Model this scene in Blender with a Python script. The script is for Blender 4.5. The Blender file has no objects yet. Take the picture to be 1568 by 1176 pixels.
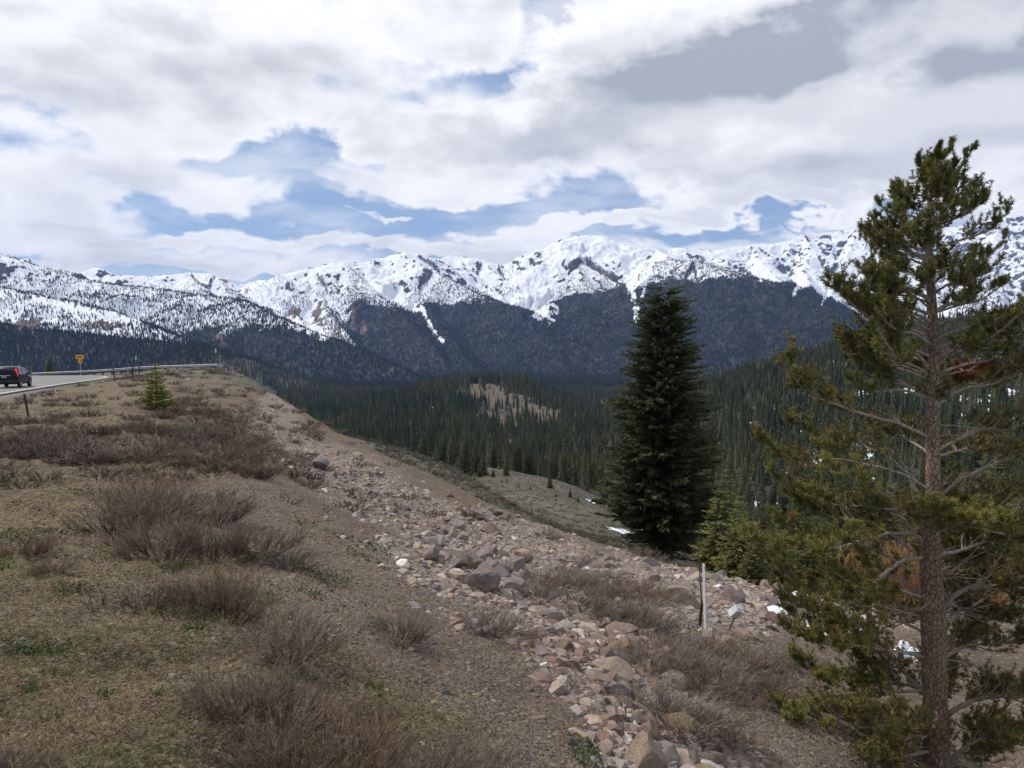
import bpy, math, random
import numpy as np
from mathutils import Vector, Matrix
R = math.radians
random.seed(7)
rng = np.random.default_rng(11)
SC = bpy.context.scene
COL = SC.collection

# ------------------------------------------------------------------ camera
PITCH = math.atan((588.0 - 520.0) / 1178.0)     # the lens looks a little below the horizon
FPX = 1178.0                                    # focal length, in pixels of a 1568 px wide frame
cam_d = bpy.data.cameras.new('camera')
cam = bpy.data.objects.new('camera', cam_d)
COL.objects.link(cam)
cam.location = (0, 0, 0)
cam.rotation_euler = (math.pi / 2 - PITCH, 0, 0)
cam_d.sensor_width = 36.0
cam_d.lens = 36.0 * FPX / 1568.0
cam_d.clip_start = 0.05
cam_d.clip_end = 60000
SC.camera = cam

# ------------------------------------------------------------------ light
SUN_EL, SUN_AZ = 50.0, -58.0        # azimuth from +Y towards +X
sd = bpy.data.lights.new('sun', 'SUN')
sd.energy = 3.2
sd.angle = R(6)
sd.color = (1.0, 0.95, 0.88)
sun = bpy.data.objects.new('sun', sd)
COL.objects.link(sun)
_d = Vector((math.sin(R(SUN_AZ)) * math.cos(R(SUN_EL)), math.cos(R(SUN_AZ)) * math.cos(R(SUN_EL)), math.sin(R(SUN_EL))))
sun.rotation_euler = (-_d).to_track_quat('-Z', 'Y').to_euler()

SC.view_settings.view_transform = 'Standard'
SC.view_settings.look = 'None'
SC.view_settings.exposure = 0.12
SC.view_settings.gamma = 1.0
SC.cycles.use_denoising = True
SC.cycles.max_bounces = 5
SC.cycles.diffuse_bounces = 2
SC.cycles.glossy_bounces = 2
SC.cycles.transmission_bounces = 2
SC.cycles.volume_bounces = 0
SC.cycles.transparent_max_bounces = 4
SC.cycles.caustics_reflective = False
SC.cycles.caustics_refractive = False


class NT:
    """small helper to write node trees"""
    def __init__(s, tree):
        s.t = tree
        s.n = tree.nodes
        s.l = tree.links

    def new(s, typ, **kw):
        n = s.n.new(typ)
        for k, v in kw.items():
            setattr(n, k, v)
        return n

    def put(s, sock, v):
        if v is None:
            return
        if hasattr(v, 'is_output') or isinstance(v, bpy.types.NodeSocket):
            s.l.new(v, sock)
        else:
            if sock.type == 'RGBA' and not isinstance(v, (int, float)) and len(v) == 3:
                v = (*v, 1)
            sock.default_value = v

    def math(s, op, a, b=None, c=None, clamp=False):
        n = s.new('ShaderNodeMath', operation=op, use_clamp=clamp)
        s.put(n.inputs[0], a)
        if b is not None: s.put(n.inputs[1], b)
        if c is not None: s.put(n.inputs[2], c)
        return n.outputs[0]

    def vmath(s, op, a, b=None):
        n = s.new('ShaderNodeVectorMath', operation=op)
        s.put(n.inputs[0], a)
        if b is not None: s.put(n.inputs[1], b)
        return n.outputs[0]

    def noise(s, vec, scale, detail=4, rough=0.55, dim='3D', dist=0.0, lac=2.0):
        n = s.new('ShaderNodeTexNoise', noise_dimensions=dim)
        s.put(n.inputs['Vector'], vec)
        n.inputs['Scale'].default_value = scale
        n.inputs['Detail'].default_value = detail
        n.inputs['Roughness'].default_value = rough
        n.inputs['Distortion'].default_value = dist
        n.inputs['Lacunarity'].default_value = lac
        return n.outputs['Fac']

    def voro(s, vec, scale, feature='F1', out='Distance'):
        n = s.new('ShaderNodeTexVoronoi', feature=feature)
        s.put(n.inputs['Vector'], vec)
        n.inputs['Scale'].default_value = scale
        return n.outputs[out]

    def ramp(s, fac, lo, hi, a=0.0, b=1.0, smooth=True):
        n = s.new('ShaderNodeMapRange', interpolation_type='SMOOTHSTEP' if smooth else 'LINEAR')
        n.clamp = True if not smooth else True
        s.put(n.inputs[0], fac)
        n.inputs[1].default_value = lo
        n.inputs[2].default_value = hi
        n.inputs[3].default_value = a
        n.inputs[4].default_value = b
        return n.outputs[0]

    def mix(s, fac, a, b, typ='MIX'):
        n = s.new('ShaderNodeMix', data_type='RGBA', blend_type=typ)
        n.clamp_factor = True
        s.put(n.inputs[0], fac)
        s.put(n.inputs[6], a)
        s.put(n.inputs[7], b)
        return n.outputs[2]

    def bump(s, h, strength, dist):
        n = s.new('ShaderNodeBump')
        n.inputs['Strength'].default_value = strength
        n.inputs['Distance'].default_value = dist
        s.put(n.inputs['Height'], h)
        return n.outputs[0]

    def attr(s, name, out='Fac'):
        n = s.new('ShaderNodeAttribute')
        n.attribute_name = name
        return n.outputs[out]


# ------------------------------------------------------------------ sky: Nishita air with a broken cloud deck
world = bpy.data.worlds.new('World')
SC.world = world
world.use_nodes = True
w = NT(world.node_tree)
w.n.clear()
sky = w.new('ShaderNodeTexSky', sky_type='NISHITA')
sky.sun_disc = False
sky.sun_elevation = R(SUN_EL)
sky.sun_rotation = R(SUN_AZ)
sky.altitude = 2500
sky.air_density = 1.0
sky.dust_density = 0.6
sky.ozone_density = 2.0
tc = w.new('ShaderNodeTexCoord')
sep = w.new('ShaderNodeSeparateXYZ')
w.l.new(tc.outputs['Generated'], sep.inputs[0])
dx, dy, dz = sep.outputs
az = w.math('ARCTAN2', dx, dy)
el = w.math('ARCSINE', dz)
# the deck as seen in perspective: directions pushed onto a plane overhead
pv = w.new('ShaderNodeCombineXYZ')
w.l.new(w.math('ADD', az, 7.3), pv.inputs[0])
w.l.new(w.math('MULTIPLY', w.math('POWER', w.math('MAXIMUM', w.math('ADD', el, 0.06), 0.0), 0.8), 1.75), pv.inputs[1])
P = pv.outputs[0]
warp = w.new('ShaderNodeTexNoise', noise_dimensions='2D')
w.l.new(P, warp.inputs['Vector']); warp.inputs['Scale'].default_value = 4.0; warp.inputs['Detail'].default_value = 3
wv = w.vmath('SCALE', w.vmath('SUBTRACT', warp.outputs['Color'], (0.5, 0.5, 0.5)))
wv.node.inputs['Scale'].default_value = 0.045
PW = w.vmath('ADD', P, wv)
big = w.noise(PW, 6.0, 10, 0.55, '2D')
fine = w.noise(PW, 19.0, 8, 0.62, '2D')
big2 = w.noise(w.vmath('ADD', PW, (3.1, 1.7, 0)), 7.0, 6, 0.5, '2D')
lit = w.noise(w.vmath('ADD', PW, (-0.008, 0.035, 0)), 6.0, 6, 0.5, '2D')
bigs = w.noise(PW, 6.0, 6, 0.5, '2D')
veil = w.noise(w.vmath('MULTIPLY', PW, (0.7, 1.6, 1)), 6.5, 7, 0.55, '2D')
# soft angular noise so that the authored banks get ragged edges
azw = w.math('ADD', az, w.math('MULTIPLY', w.math('SUBTRACT', fine, 0.5), 0.10))
elw = w.math('ADD', el, w.math('MULTIPLY', w.math('SUBTRACT', big, 0.5), 0.10))


def sky_dir(u, v):
    x, y, z = u - 784.0, FPX * math.cos(PITCH) - (v - 588.0) * math.sin(PITCH), -FPX * math.sin(PITCH) - (v - 588.0) * math.cos(PITCH)
    r = math.sqrt(x * x + y * y + z * z)
    return math.atan2(x, y), math.asin(z / r)


def bank(u, v, ru, rv, amp, rot=0.0, soft=(1.0, 0.0)):
    a0, e0 = sky_dir(u, v)
    da = w.math('SUBTRACT', azw, a0)
    de = w.math('SUBTRACT', elw, e0)
    c, s_ = math.cos(rot), math.sin(rot)
    ka, ke = ru / 1178.0, rv / 1178.0
    if rot:
        xa = w.math('ADD', w.math('MULTIPLY', da, c / ka), w.math('MULTIPLY', de, s_ / ka))
        xe = w.math('ADD', w.math('MULTIPLY', da, -s_ / ke), w.math('MULTIPLY', de, c / ke))
    else:
        xa = w.math('MULTIPLY', da, 1 / ka)
        xe = w.math('MULTIPLY', de, 1 / ke)
    r2 = w.math('ADD', w.math('MULTIPLY', xa, xa), w.math('MULTIPLY', xe, xe))
    return w.ramp(r2, 0.0, 2.0, amp, 0.0)


def total(lst):
    o = lst[0]
    for q in lst[1:]:
        o = w.math('ADD', o, q)
    return o


cover = total([
    bank(330, 130, 300, 80, .55), bank(40, 60, 300, 90, .4), bank(620, 30, 330, 45, .5), bank(60, 200, 220, 60, 0.45),
    bank(230, 300, 270, 36, 0.62, 0.03), bank(60, 345, 190, 20, 0.5), bank(355, 362, 40, 9, 0.9), bank(150, 388, 75, 11, .8),
    bank(660, 212, 120, 34, 0.75), bank(860, 185, 230, 55, 0.8), bank(1050, 235, 420, 62, 0.75), bank(600, 275, 180, 20, .5, -0.08), bank(1330, 185, 420, 90, 0.7),
    bank(980, 100, 200, 45, .5), bank(1350, 55, 400, 90, 1.1), bank(1560, 260, 250, 60, 0.6),
    bank(1045, 333, 130, 16, 0.95, 0.14), bank(1290, 313, 85, 8, 0.9), bank(1180, 285, 180, 22, .35, .1), bank(830, 350, 110, 14, 0.95), bank(640, 385, 330, 16, 1.0), bank(400, 410, 200, 12, 1.0),
    bank(1000, 395, 200, 8, .5), bank(590, 333, 50, 5, 0.9), bank(220, 412, 200, 9, .6), bank(20, 395, 60, 10, .3),
    bank(660, 165, 110, 30, -0.5, 0.5), bank(420, 232, 120, 22, -0.55, 0.2), bank(800, 85, 90, 40, -0.5, 0.9), bank(190, 62, 50, 16, -0.3), bank(330, 345, 180, 20, -0.55), bank(640, 332, 240, 20, -0.4), bank(1150, 350, 200, 18, -.35), bank(1190, 322, 120, 12, .75), bank(1230, 345, 60, 6, .5), bank(930, 338, 90, 7, .5), bank(250, 372, 90, 7, .5), bank(1110, 372, 120, 10, .45), bank(300, 392, 60, 8, .4), bank(480, 345, 70, 12, .3),
    bank(520, 250, 80, 22, -.3), bank(40, 385, 60, 10, -.4),
])
dens = w.math('ADD', cover, w.math('MULTIPLY', w.math('SUBTRACT', big, 0.5), 2.3))
dens = w.math('ADD', dens, w.math('MULTIPLY', w.math('SUBTRACT', fine, 0.5), 0.8))
dens = w.math('ADD', dens, w.ramp(el, 0.02, 0.35, -0.06, 0.26))
alpha = w.math('MAXIMUM', w.ramp(dens, -0.12, 0.72), w.ramp(veil, 0.40, 0.75, 0.0, 0.55))
# bodies of the clouds: grey bellies, bright shoulders where the deck faces the sun
body = w.math('ADD', w.math('MULTIPLY', w.math('SUBTRACT', big2, 0.5), 1.5), w.math('MULTIPLY', w.math('SUBTRACT', lit, bigs), 3.2))
thick = w.ramp(w.math('ADD', w.math('MULTIPLY', dens, 0.6), body), 0.2, 1.35)
gloom = total([bank(1330, 45, 360, 52, 1.2, 0.13), bank(1540, 10, 240, 60, 0.9), bank(880, 215, 150, 36, 0.36), bank(400, 140, 260, 60, 0.28), bank(980, 258, 260, 26, 0.28), bank(150, 310, 240, 30, .25), bank(60, 180, 120, 100, .15), bank(1400, 250, 250, 30, .2)])
thick2 = w.math('MULTIPLY', thick, 0.44)
shade = w.math('ADD', thick2, w.math('MULTIPLY', w.math('MULTIPLY', w.math('MINIMUM', gloom, 0.9), w.ramp(big, 0.3, 0.6, 0.82, 1.0)), w.math('MULTIPLY', w.ramp(dens, 0.25, 1.1), w.ramp(big2, 0.25, 0.72, 0.5, 1.12))), clamp=True)
SKY_S = 0.10
cl = w.mix(shade, (1.0 / SKY_S, 1.0 / SKY_S, 1.02 / SKY_S), (0.40 / SKY_S, 0.43 / SKY_S, 0.49 / SKY_S))
skyc = w.mix(0.55, sky.outputs[0], (0.35 / SKY_S, 0.47 / SKY_S, 0.68 / SKY_S))
allsky = w.mix(alpha, skyc, cl)
bg = w.new('ShaderNodeBackground')
bg.inputs['Strength'].default_value = SKY_S
w.l.new(allsky, bg.inputs['Color'])
wo = w.new('ShaderNodeOutputWorld')
w.l.new(bg.outputs[0], wo.inputs['Surface'])
world.cycles.sampling_method = 'MANUAL'
world.cycles.sample_map_resolution = 512

# ------------------------------------------------------------------ noise
_pr = np.random.default_rng(5)
_PERM = _pr.permutation(256)
_PERM = np.concatenate([_PERM, _PERM])
_ANG = _pr.random(256) * 2 * np.pi
_GX, _GY = np.cos(_ANG), np.sin(_ANG)


def pn(x, y, seed=0):
    x = np.asarray(x, float) + seed * 17.31
    y = np.asarray(y, float) + seed * 9.77
    xi, yi = np.floor(x).astype(np.int64), np.floor(y).astype(np.int64)
    xf, yf = x - xi, y - yi
    u, v = xf * xf * xf * (xf * (xf * 6 - 15) + 10), yf * yf * yf * (yf * (yf * 6 - 15) + 10)

    def g(a, b):
        k = _PERM[_PERM[a & 255] + (b & 255)]
        return _GX[k], _GY[k]
    g00, g10, g01, g11 = g(xi, yi), g(xi + 1, yi), g(xi, yi + 1), g(xi + 1, yi + 1)
    a = g00[0] * xf + g00[1] * yf
    b = g10[0] * (xf - 1) + g10[1] * yf
    c = g01[0] * xf + g01[1] * (yf - 1)
    d = g11[0] * (xf - 1) + g11[1] * (yf - 1)
    return (a + u * (b - a) + v * ((c + u * (d - c)) - (a + u * (b - a)))) * 1.5


def fbm(x, y, octv=4, seed=0, gain=0.5):
    s, a, f = 0, 1, 1
    for i in range(octv):
        s = s + a * pn(x * f, y * f, seed + i * 3)
        a *= gain
        f *= 2.03
    return s


def ridged(x, y, octv=4, seed=0, gain=0.5):
    s, a, f = 0, 1, 1
    for i in range(octv):
        s = s + a * (1 - 2 * np.abs(pn(x * f, y * f, seed + i * 5)))
        a *= gain
        f *= 2.05
    return s


def sstep(a, b, x):
    t = np.clip((x - a) / (b - a), 0, 1)
    return t * t * (3 - 2 * t)


# ------------------------------------------------------------------ the lie of the land
CP, SP = math.cos(PITCH), math.sin(PITCH)


def slope_of(v):
    """height / distance of the sight line that the photograph's row v stands for"""
    v = np.asarray(v, float)
    return (-FPX * SP - (v - 588) * CP) / (FPX * CP - (v - 588) * SP)


COLS = {
 -700: [(3.0,1176),(4.6,1000),(8.0,835),(22,652),(128,581),(150,592),(175,610),(210,628),(260,642),(350,655),(500,662),(700,662),(1000,648),(1400,632),(1800,618),(2500,602),(4500,576)],
 0: [(3.0,1176),(4.6,1000),(8.0,835),(22,652),(128,579),(150,592),(175,610),(210,628),(260,642),(350,655),(500,662),(700,662),(1000,648),(1400,632),(1800,618),(2500,602),(4500,576)],
 200: [(3.1,1176),(4.8,1000),(9.0,820),(26,640),(114,569),(125,586),(145,604),(180,624),(230,642),(320,652),(480,662),(700,662),(1000,645),(1400,630),(1800,616),(2500,602),(4500,576)],
 340: [(3.3,1176),(5.1,1000),(10.5,800),(30,640),(101,564),(106,590),(120,610),(150,632),(200,645),(300,655),(450,662),(700,660),(1000,642),(1400,626),(1800,614),(2500,602),(4500,576)],
 420:  [(3.4,1176),(5.3,1000),(12,790),(28,668),(58,606),(66,634),(85,646),(130,654),(200,658),(300,662),(450,665),(700,658),(1000,640),(1400,622),(1800,611),(2500,601),(4500,576)],
 500:  [(3.6,1176),(5.7,1000),(13,800),(27,700),(44,652),(50,668),(62,665),(80,690),(150,700),(220,705),(400,700),(650,680),(900,655),(1300,625),(1700,612),(2500,601),(4500,576)],
 600:  [(3.9,1176),(6.2,1000),(13,830),(24,735),(36,700),(40,708),(60,685),(75,710),(140,725),(220,722),(350,710),(600,680),(900,645),(1300,612),(1700,610),(2500,600),(4500,576)],
 680:  [(4.2,1176),(6.8,1000),(13,855),(23,770),(31,738),(34,747),(58,714),(72,737),(130,748),(210,740),(330,715),(600,680),(1000,625),(1380,587),(1750,610),(2500,600),(4500,576)],
 740:  [(4.4,1176),(7.1,1000),(13,875),(21,804),(28,772),(31,784),(57,745),(68,764),(120,757),(200,734),(300,715),(600,690),(1000,630),(1400,579),(1800,606),(2500,600),(4500,576)],
 800:  [(4.6,1176),(7.5,1000),(13,890),(20,828),(26,797),(29,810),(54,782),(64,792),(110,768),(190,739),(280,725),(600,700),(1000,640),(1380,588),(1750,608),(2500,600),(4500,576)],
 850:  [(4.8,1176),(7.9,1000),(13,900),(19,848),(24,811),(27,828),(50,806),(60,806),(100,785),(185,749),(260,737),(500,710),(900,655),(1300,612),(1700,612),(2500,600),(4500,576)],
 930:  [(5.2,1176),(8.7,1000),(13,920),(18,870),(22,834),(25,854),(45,834),(55,828),(85,812),(150,782),(230,772),(450,715),(850,660),(1250,632),(1700,615),(2500,600),(4500,576)],
 1000: [(5.6,1176),(9.4,1000),(13,930),(17,888),(21,854),(25,882),(45,852),(55,850),(80,835),(120,812),(210,800),(400,730),(750,665),(1100,617),(1600,613),(2500,600),(4500,576)],
 1080: [(6.0,1176),(10.1,1000),(13,945),(16.5,907),(20,877),(25,915),(40,900),(55,900),(80,890),(120,875),(200,835),(350,745),(650,652),(1000,594),(1500,605),(2500,600),(4500,576)],
 1190: [(6.6,1176),(11,1010),(13.6,965),(16,932),(19,909),(23,930),(32,928),(50,925),(80,915),(120,895),(180,860),(320,755),(600,636),(950,565),(1500,600),(2500,600),(4500,576)],
 1300: [(7.2,1180),(11.3,1035),(13.6,992),(16,960),(19,932),(23,945),(32,938),(50,930),(80,915),(120,890),(180,848),(300,740),(550,608),(900,530),(1500,590),(2500,600),(4500,576)],
 1430: [(8.0,1235),(11.6,1085),(13.8,1022),(16,975),(19,945),(23,948),(32,938),(50,930),(80,912),(120,885),(180,835),(300,725),(550,590),(900,502),(1500,585),(2500,600),(4500,576)],
 1568: [(8.4,1245),(11.8,1100),(14,1035),(16,990),(19,955),(23,952),(32,938),(50,930),(80,910),(120,880),(180,825),(300,715),(550,580),(900,486),(1500,580),(2500,600),(4500,576)],
 2300: [(8.4,1245),(11.8,1100),(14,1035),(16,990),(19,955),(23,952),(32,938),(50,930),(80,910),(120,880),(180,825),(300,715),(550,580),(900,470),(1500,570),(2500,600),(4500,576)],
}


def pchip_slopes(x, y):
    """x, y: (..., K)"""
    h = np.diff(x, axis=-1)
    d = np.diff(y, axis=-1) / h
    m = np.zeros_like(y)
    w1 = 2 * h[..., 1:] + h[..., :-1]
    w2 = h[..., 1:] + 2 * h[..., :-1]
    ok = d[..., :-1] * d[..., 1:] > 0
    dd0 = np.where(ok, d[..., :-1], 1)
    dd1 = np.where(ok, d[..., 1:], 1)
    m[..., 1:-1] = np.where(ok, (w1 + w2) / (w1 / dd0 + w2 / dd1), 0)
    m[..., 0], m[..., -1] = d[..., 0], d[..., -1]
    return m


def pchip_eval(x, y, m, q):
    """rows of x,y,m: (N,K); q: (N,)"""
    k = np.clip((q[:, None] >= x).sum(1) - 1, 0, x.shape[1] - 2)
    i = np.arange(len(q))
    x0, x1, y0, y1, m0, m1 = x[i, k], x[i, k + 1], y[i, k], y[i, k + 1], m[i, k], m[i, k + 1]
    h = x1 - x0
    t = np.clip((q - x0) / h, -0.2, 1)
    t2, t3 = t * t, t * t * t
    return (2 * t3 - 3 * t2 + 1) * y0 + (t3 - 2 * t2 + t) * h * m0 + (-2 * t3 + 3 * t2) * y1 + (t3 - t2) * h * m1


_us = np.array(sorted(COLS))
_tab_y = np.log(np.array([[0.7] + [p[0] for p in COLS[u]] + [14000] for u in _us]))
_tab_z = np.array([[-1.63] + [float(slope_of(p[1])) * p[0] for p in COLS[u]] + [-205] for u in _us])
_fu = np.linspace(-700, 2300, 1501)


def _across(tab):
    X = np.broadcast_to(_us[None, :].astype(float), (tab.shape[1], len(_us)))
    Y = tab.T.copy()
    M = pchip_slopes(X, Y)
    out = np.zeros((len(_fu), tab.shape[1]))
    for k in range(tab.shape[1]):
        out[:, k] = pchip_eval(np.repeat(X[k:k + 1], len(_fu), 0), np.repeat(Y[k:k + 1], len(_fu), 0), np.repeat(M[k:k + 1], len(_fu), 0), _fu)
    return out


_FY, _FZ = _across(_tab_y), _across(_tab_z)
_FM = pchip_slopes(_FY, _FZ)


def base_h(x, y):
    x, y = np.asarray(x, float).ravel(), np.asarray(y, float).ravel()
    out = np.empty(len(x))
    for s in range(0, len(x), 200000):
        xx, yy = x[s:s + 200000], y[s:s + 200000]
        yc = np.maximum(yy, 3.0)
        # the tilt of the lens moves columns a little at steep angles
        u = 784 + FPX * xx / yc
        u = np.clip(u, -699, 2299)
        fi = (u + 700) / 2.0
        i0 = np.minimum(fi.astype(int), len(_fu) - 2)
        f = (fi - i0)[:, None]
        ly = _FY[i0] * (1 - f) + _FY[i0 + 1] * f
        lz = _FZ[i0] * (1 - f) + _FZ[i0 + 1] * f
        lm = _FM[i0] * (1 - f) + _FM[i0 + 1] * f
        z = pchip_eval(ly, lz, lm, np.log(yc))
        near = np.clip((3.0 - yy) / 3.0, 0, 1)
        z = z * (1 - near) + near * (-1.63 - 0.1 * np.clip(xx, -4, 8))
        out[s:s + 200000] = z
    return out


# mountain crests: (u, v, distance), a flank steepness, and the height up to which forest stands thick
RIDGES = [
 # the far skyline, left half
 (0.62, 170, [(-250,380,7600),(0,415,7600),(100,427,7500),(135,418,7600),(150,411,7600),(165,422,7600),(185,422,7500),(230,425,7400),(290,419,7300),(325,420,7200),(345,429,7200),(362,437,7200),(380,434,7300),(395,431,7300),(410,430,7200),(430,425,7200),(470,412,7000),(510,404,7000),(530,402,7000),(560,404,7200),(575,400,7300),(600,392,7300),(626,387,7200),(645,391,7300),(660,396,7400),(678,398,7600),(690,392,8000),(715,394,8000),(740,400,8000),(775,410,8000),(800,401,7900),(820,387,7900),(835,382,7800),(850,374,7800),(885,361,7800),(915,362,7800),(935,370,7800),(950,377,7700),(975,379,7700),(1005,383,7800),(1015,387,8600)]),
 (0.62, 230, [(1015,387,9000),(1035,380,9000),(1090,385,9000),(1110,382,9000),(1150,376,9200),(1180,374,9200),(1205,370,9300),(1228,358,9400),(1250,366,9400),(1268,366,9500),(1285,354,9500),(1310,350,9500),(1360,346,9500),(1420,350,9500),(1480,346,9300),(1530,330,9000),(1568,332,9000),(1750,350,9000),(2100,380,9000)]),
 # left mountain and its long descending forest spur
 (0.55, 250, [(-600,300,5500),(-250,345,5500),(0,390,5500),(40,402,5500),(75,413,5500),(110,424,5500),(170,437,5450),(240,444,5400),(300,453,5200),(340,457,5100),(375,462,4900),(410,482,4600),(480,510,4250),(560,540,3900),(620,566,3600)]),
 (0.5, 60, [(-600,370,4900),(-200,410,4800),(0,440,4600),(60,455,4500),(130,468,4300),(190,484,4150),(215,494,4000),(280,520,3700),(330,545,3400)]),
 (0.40, 400, [(-600,470,3500),(-200,490,3300),(0,500,3200),(100,512,3000),(200,522,2900),(290,528,2800),(360,545,2650),(450,575,2350),(520,600,2100)]),
 (0.6, 210, [(290,420,7300),(303,440,6900),(330,456,6400)]),
 (0.6, 210, [(335,424,7200),(350,442,6900),(372,456,6500)]),
 # spurs of the middle massif
 (0.62, 200, [(430,425,7200),(440,450,6700),(452,480,6200),(470,510,5500),(500,540,4900)]),
 (0.62, 190, [(480,410,7000),(490,440,6600),(500,470,6200),(520,500,5600),(550,535,4900)]),
 (0.62, 480, [(530,403,7000),(553,430,6600),(580,455,6200),(614,482,5700),(649,512,5200),(676,547,4700)]),
 (0.62, 510, [(626,387,7200),(668,417,6900),(691,432,6600),(729,451,6300),(768,466,6000),(802,475,5700),(840,515,5200),(870,552,4700)]),
 (0.62, 500, [(668,417,6900),(650,445,6500),(660,480,6000),(690,518,5300),(710,548,4700)]),
 (0.62, 280, [(740,400,8000),(770,430,7400),(800,452,6900),(815,470,6500)]),
 (0.6, 560, [(885,361,7800),(893,385,7500),(890,405,7200),(894,440,6600),(900,480,6000),(905,518,5300),(910,552,4700)]),
 (0.6, 560, [(890,405,7200),(871,428,6900),(848,459,6500),(835,485,6000),(830,525,5300)]),
 (0.6, 560, [(890,405,7200),(917,420,7000),(955,443,6700),(972,474,6200),(980,520,5400)]),
 # the dark wooded mountain right of centre
 (0.62, 230, [(1005,383,7800),(1022,396,7000)]),
 (0.5, 590, [(1022,396,7000),(1030,402,6500),(1062,402,6000),(1104,415,5700),(1156,427,5300),(1198,444,5000),(1241,460,4700),(1300,490,4200),(1400,535,3700)]),
 (0.55, 450, [(1026,403,6500),(1000,436,6200),(984,478,5800),(1000,530,5000)]),
 (0.5, 610, [(1062,402,6000),(1052,450,5500),(1045,500,5000),(1035,550,4500)]),
 (0.5, 600, [(1156,427,5300),(1150,478,4800),(1135,540,4200)]),
 # far right range spurs
 (0.62, 230, [(1150,376,9200),(1160,400,8600),(1190,430,7700)]),
 (0.62, 230, [(1228,358,9400),(1240,385,8900),(1228,415,8300),(1245,450,7500),(1250,480,6800)]),
 (0.62, 230, [(1310,350,9500),(1292,395,8700),(1276,435,8000),(1262,470,7300)]),
 (0.62, 230, [(1360,346,9500),(1345,400,8500),(1350,455,7500),(1370,500,6500)]),
 (0.62, 230, [(1530,330,9000),(1505,390,8200),(1490,460,7200),(1470,520,6200)]),
 (0.62, 230, [(1568,332,9000),(1610,400,8000),(1620,480,6800)]),
]


def crest_pts(lst):
    return np.array([((u - 784) / FPX * y, y, float(slope_of(v)) * y) for u, v, y in lst])


def mountains(x, y, base):
    """x,y,base arrays -> (z, forest_top, crest distance)"""
    wx = x + 70 * fbm(x / 420, y / 420, 4, 21)
    wy = y + 70 * fbm(x / 420, y / 420, 4, 33)
    z = np.full(x.shape, -1e9)
    ft = np.full(x.shape, 300.0)
    dc = np.full(x.shape, 3000.0)
    for steep, ftop, pts in RIDGES:
        p = crest_pts(pts)
        for a, b in zip(p[:-1], p[1:]):
            ab = b - a
            L2 = ab[0] ** 2 + ab[1] ** 2
            best = None
            for px, py, near in ((wx, wy, False), (x, y, True)):
                t = np.clip(((px - a[0]) * ab[0] + (py - a[1]) * ab[1]) / L2, 0, 1)
                d = np.hypot(px - a[0] - t * ab[0], py - a[1] - t * ab[1])
                if near:
                    dn, tn = d, t
                else:
                    dw, tw = d, t
            k = sstep(30, 260, dn)
            d = dn * (1 - k) + dw * k
            t = tn * (1 - k) + tw * k
            zz = a[2] + t * ab[2] - steep * d * (1.12 - 0.00016 * np.minimum(d, 1500))
            m = zz > z
            z = np.where(m, zz, z)
            ft = np.where(m, ftop, ft)
            dc = np.where(m, dn, dc)
    hh = np.maximum(z - base, 0)
    amp = np.clip(hh / 500, 0, 1) * (1 - np.exp(-dc / 160))
    z = z + amp * (64 * ridged(x / 460 + 3, y / 620, 5, 3, 0.5)) + np.clip(hh / 300, 0, 1) * 7 * ridged(x / 110, y / 110, 4, 13, .6)
    k = 38.0                                   # blend the foot of the slopes into the flats
    h = np.clip(0.5 + 0.5 * (z - base) / k, 0, 1)
    zz = base * (1 - h) + z * h + k * h * (1 - h)
    return zz, ft, dc, h


def ground_noise(x, y):
    r = np.maximum(y, 2)
    n = 0.035 * fbm(x / 0.9, y / 0.9, 4, 1) * np.clip(25 / r, .4, 1)
    n += 0.16 * fbm(x / 7.0, y / 7.0, 3, 2) * sstep(4, 20, r)
    n += 3.0 * fbm(x / 90.0, y / 90.0, 4, 4) * sstep(120, 700, r)
    n += 9.0 * fbm(x / 420.0, y / 420.0, 3, 6) * sstep(500, 2000, r)
    return n



ROAD_PTS = np.array([(-28, 14, -3.0), (-34, 35, -3.45), (-40.6, 57, -3.75), (-45, 70, -4.02), (-50, 84, -4.4), (-56, 97, -4.8), (-66, 110, -5.3), (-81, 119, -5.8), (-104, 126, -6.3), (-130, 131, -6.8)], float)


def resample(p, n):
    """a smooth curve through the points (Catmull-Rom)"""
    q = np.vstack([2 * p[0] - p[1], p, 2 * p[-1] - p[-2]])
    out = []
    for i in range(1, len(q) - 2):
        t = np.linspace(0, 1, n, endpoint=False)[:, None]
        out.append(0.5 * (2 * q[i] + (q[i + 1] - q[i - 1]) * t + (2 * q[i - 1] - 5 * q[i] + 4 * q[i + 1] - q[i + 2]) * t ** 2 + (3 * q[i] - q[i - 1] - 3 * q[i + 1] + q[i + 2]) * t ** 3))
    return np.vstack(out + [q[-2:-1]])


ROAD = resample(ROAD_PTS, 8)
HALF_ROAD = 4.3


def road_dist(x, y):
    d = np.full(x.shape, 1e9)
    z = np.zeros(x.shape)
    for a, b in zip(ROAD[:-1], ROAD[1:]):
        ab = (b - a)[:2]
        t = np.clip(((x - a[0]) * ab[0] + (y - a[1]) * ab[1]) / (ab @ ab), 0, 1)
        dd = np.hypot(x - a[0] - t * ab[0], y - a[1] - t * ab[1])
        m = dd < d
        d = np.where(m, dd, d)
        z = np.where(m, a[2] + t * (b[2] - a[2]), z)
    return d, z


def grade(x, y, z):
    m = (y > 5) & (y < 145) & (x < -15)
    if m.any():
        d, rz = road_dist(x[m], y[m])
        k = 1 - sstep(HALF_ROAD + 0.8, HALF_ROAD + 7, d)
        z = z.copy()
        z[m] = z[m] * (1 - k) + (rz - 0.06) * k
    return z


def height(x, y):
    x, y = np.asarray(x, float).ravel(), np.asarray(y, float).ravel()
    return grade(x, y, base_h(x, y) + ground_noise(x, y))


def H(x, y):
    return float(height([x], [y])[0])


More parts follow.
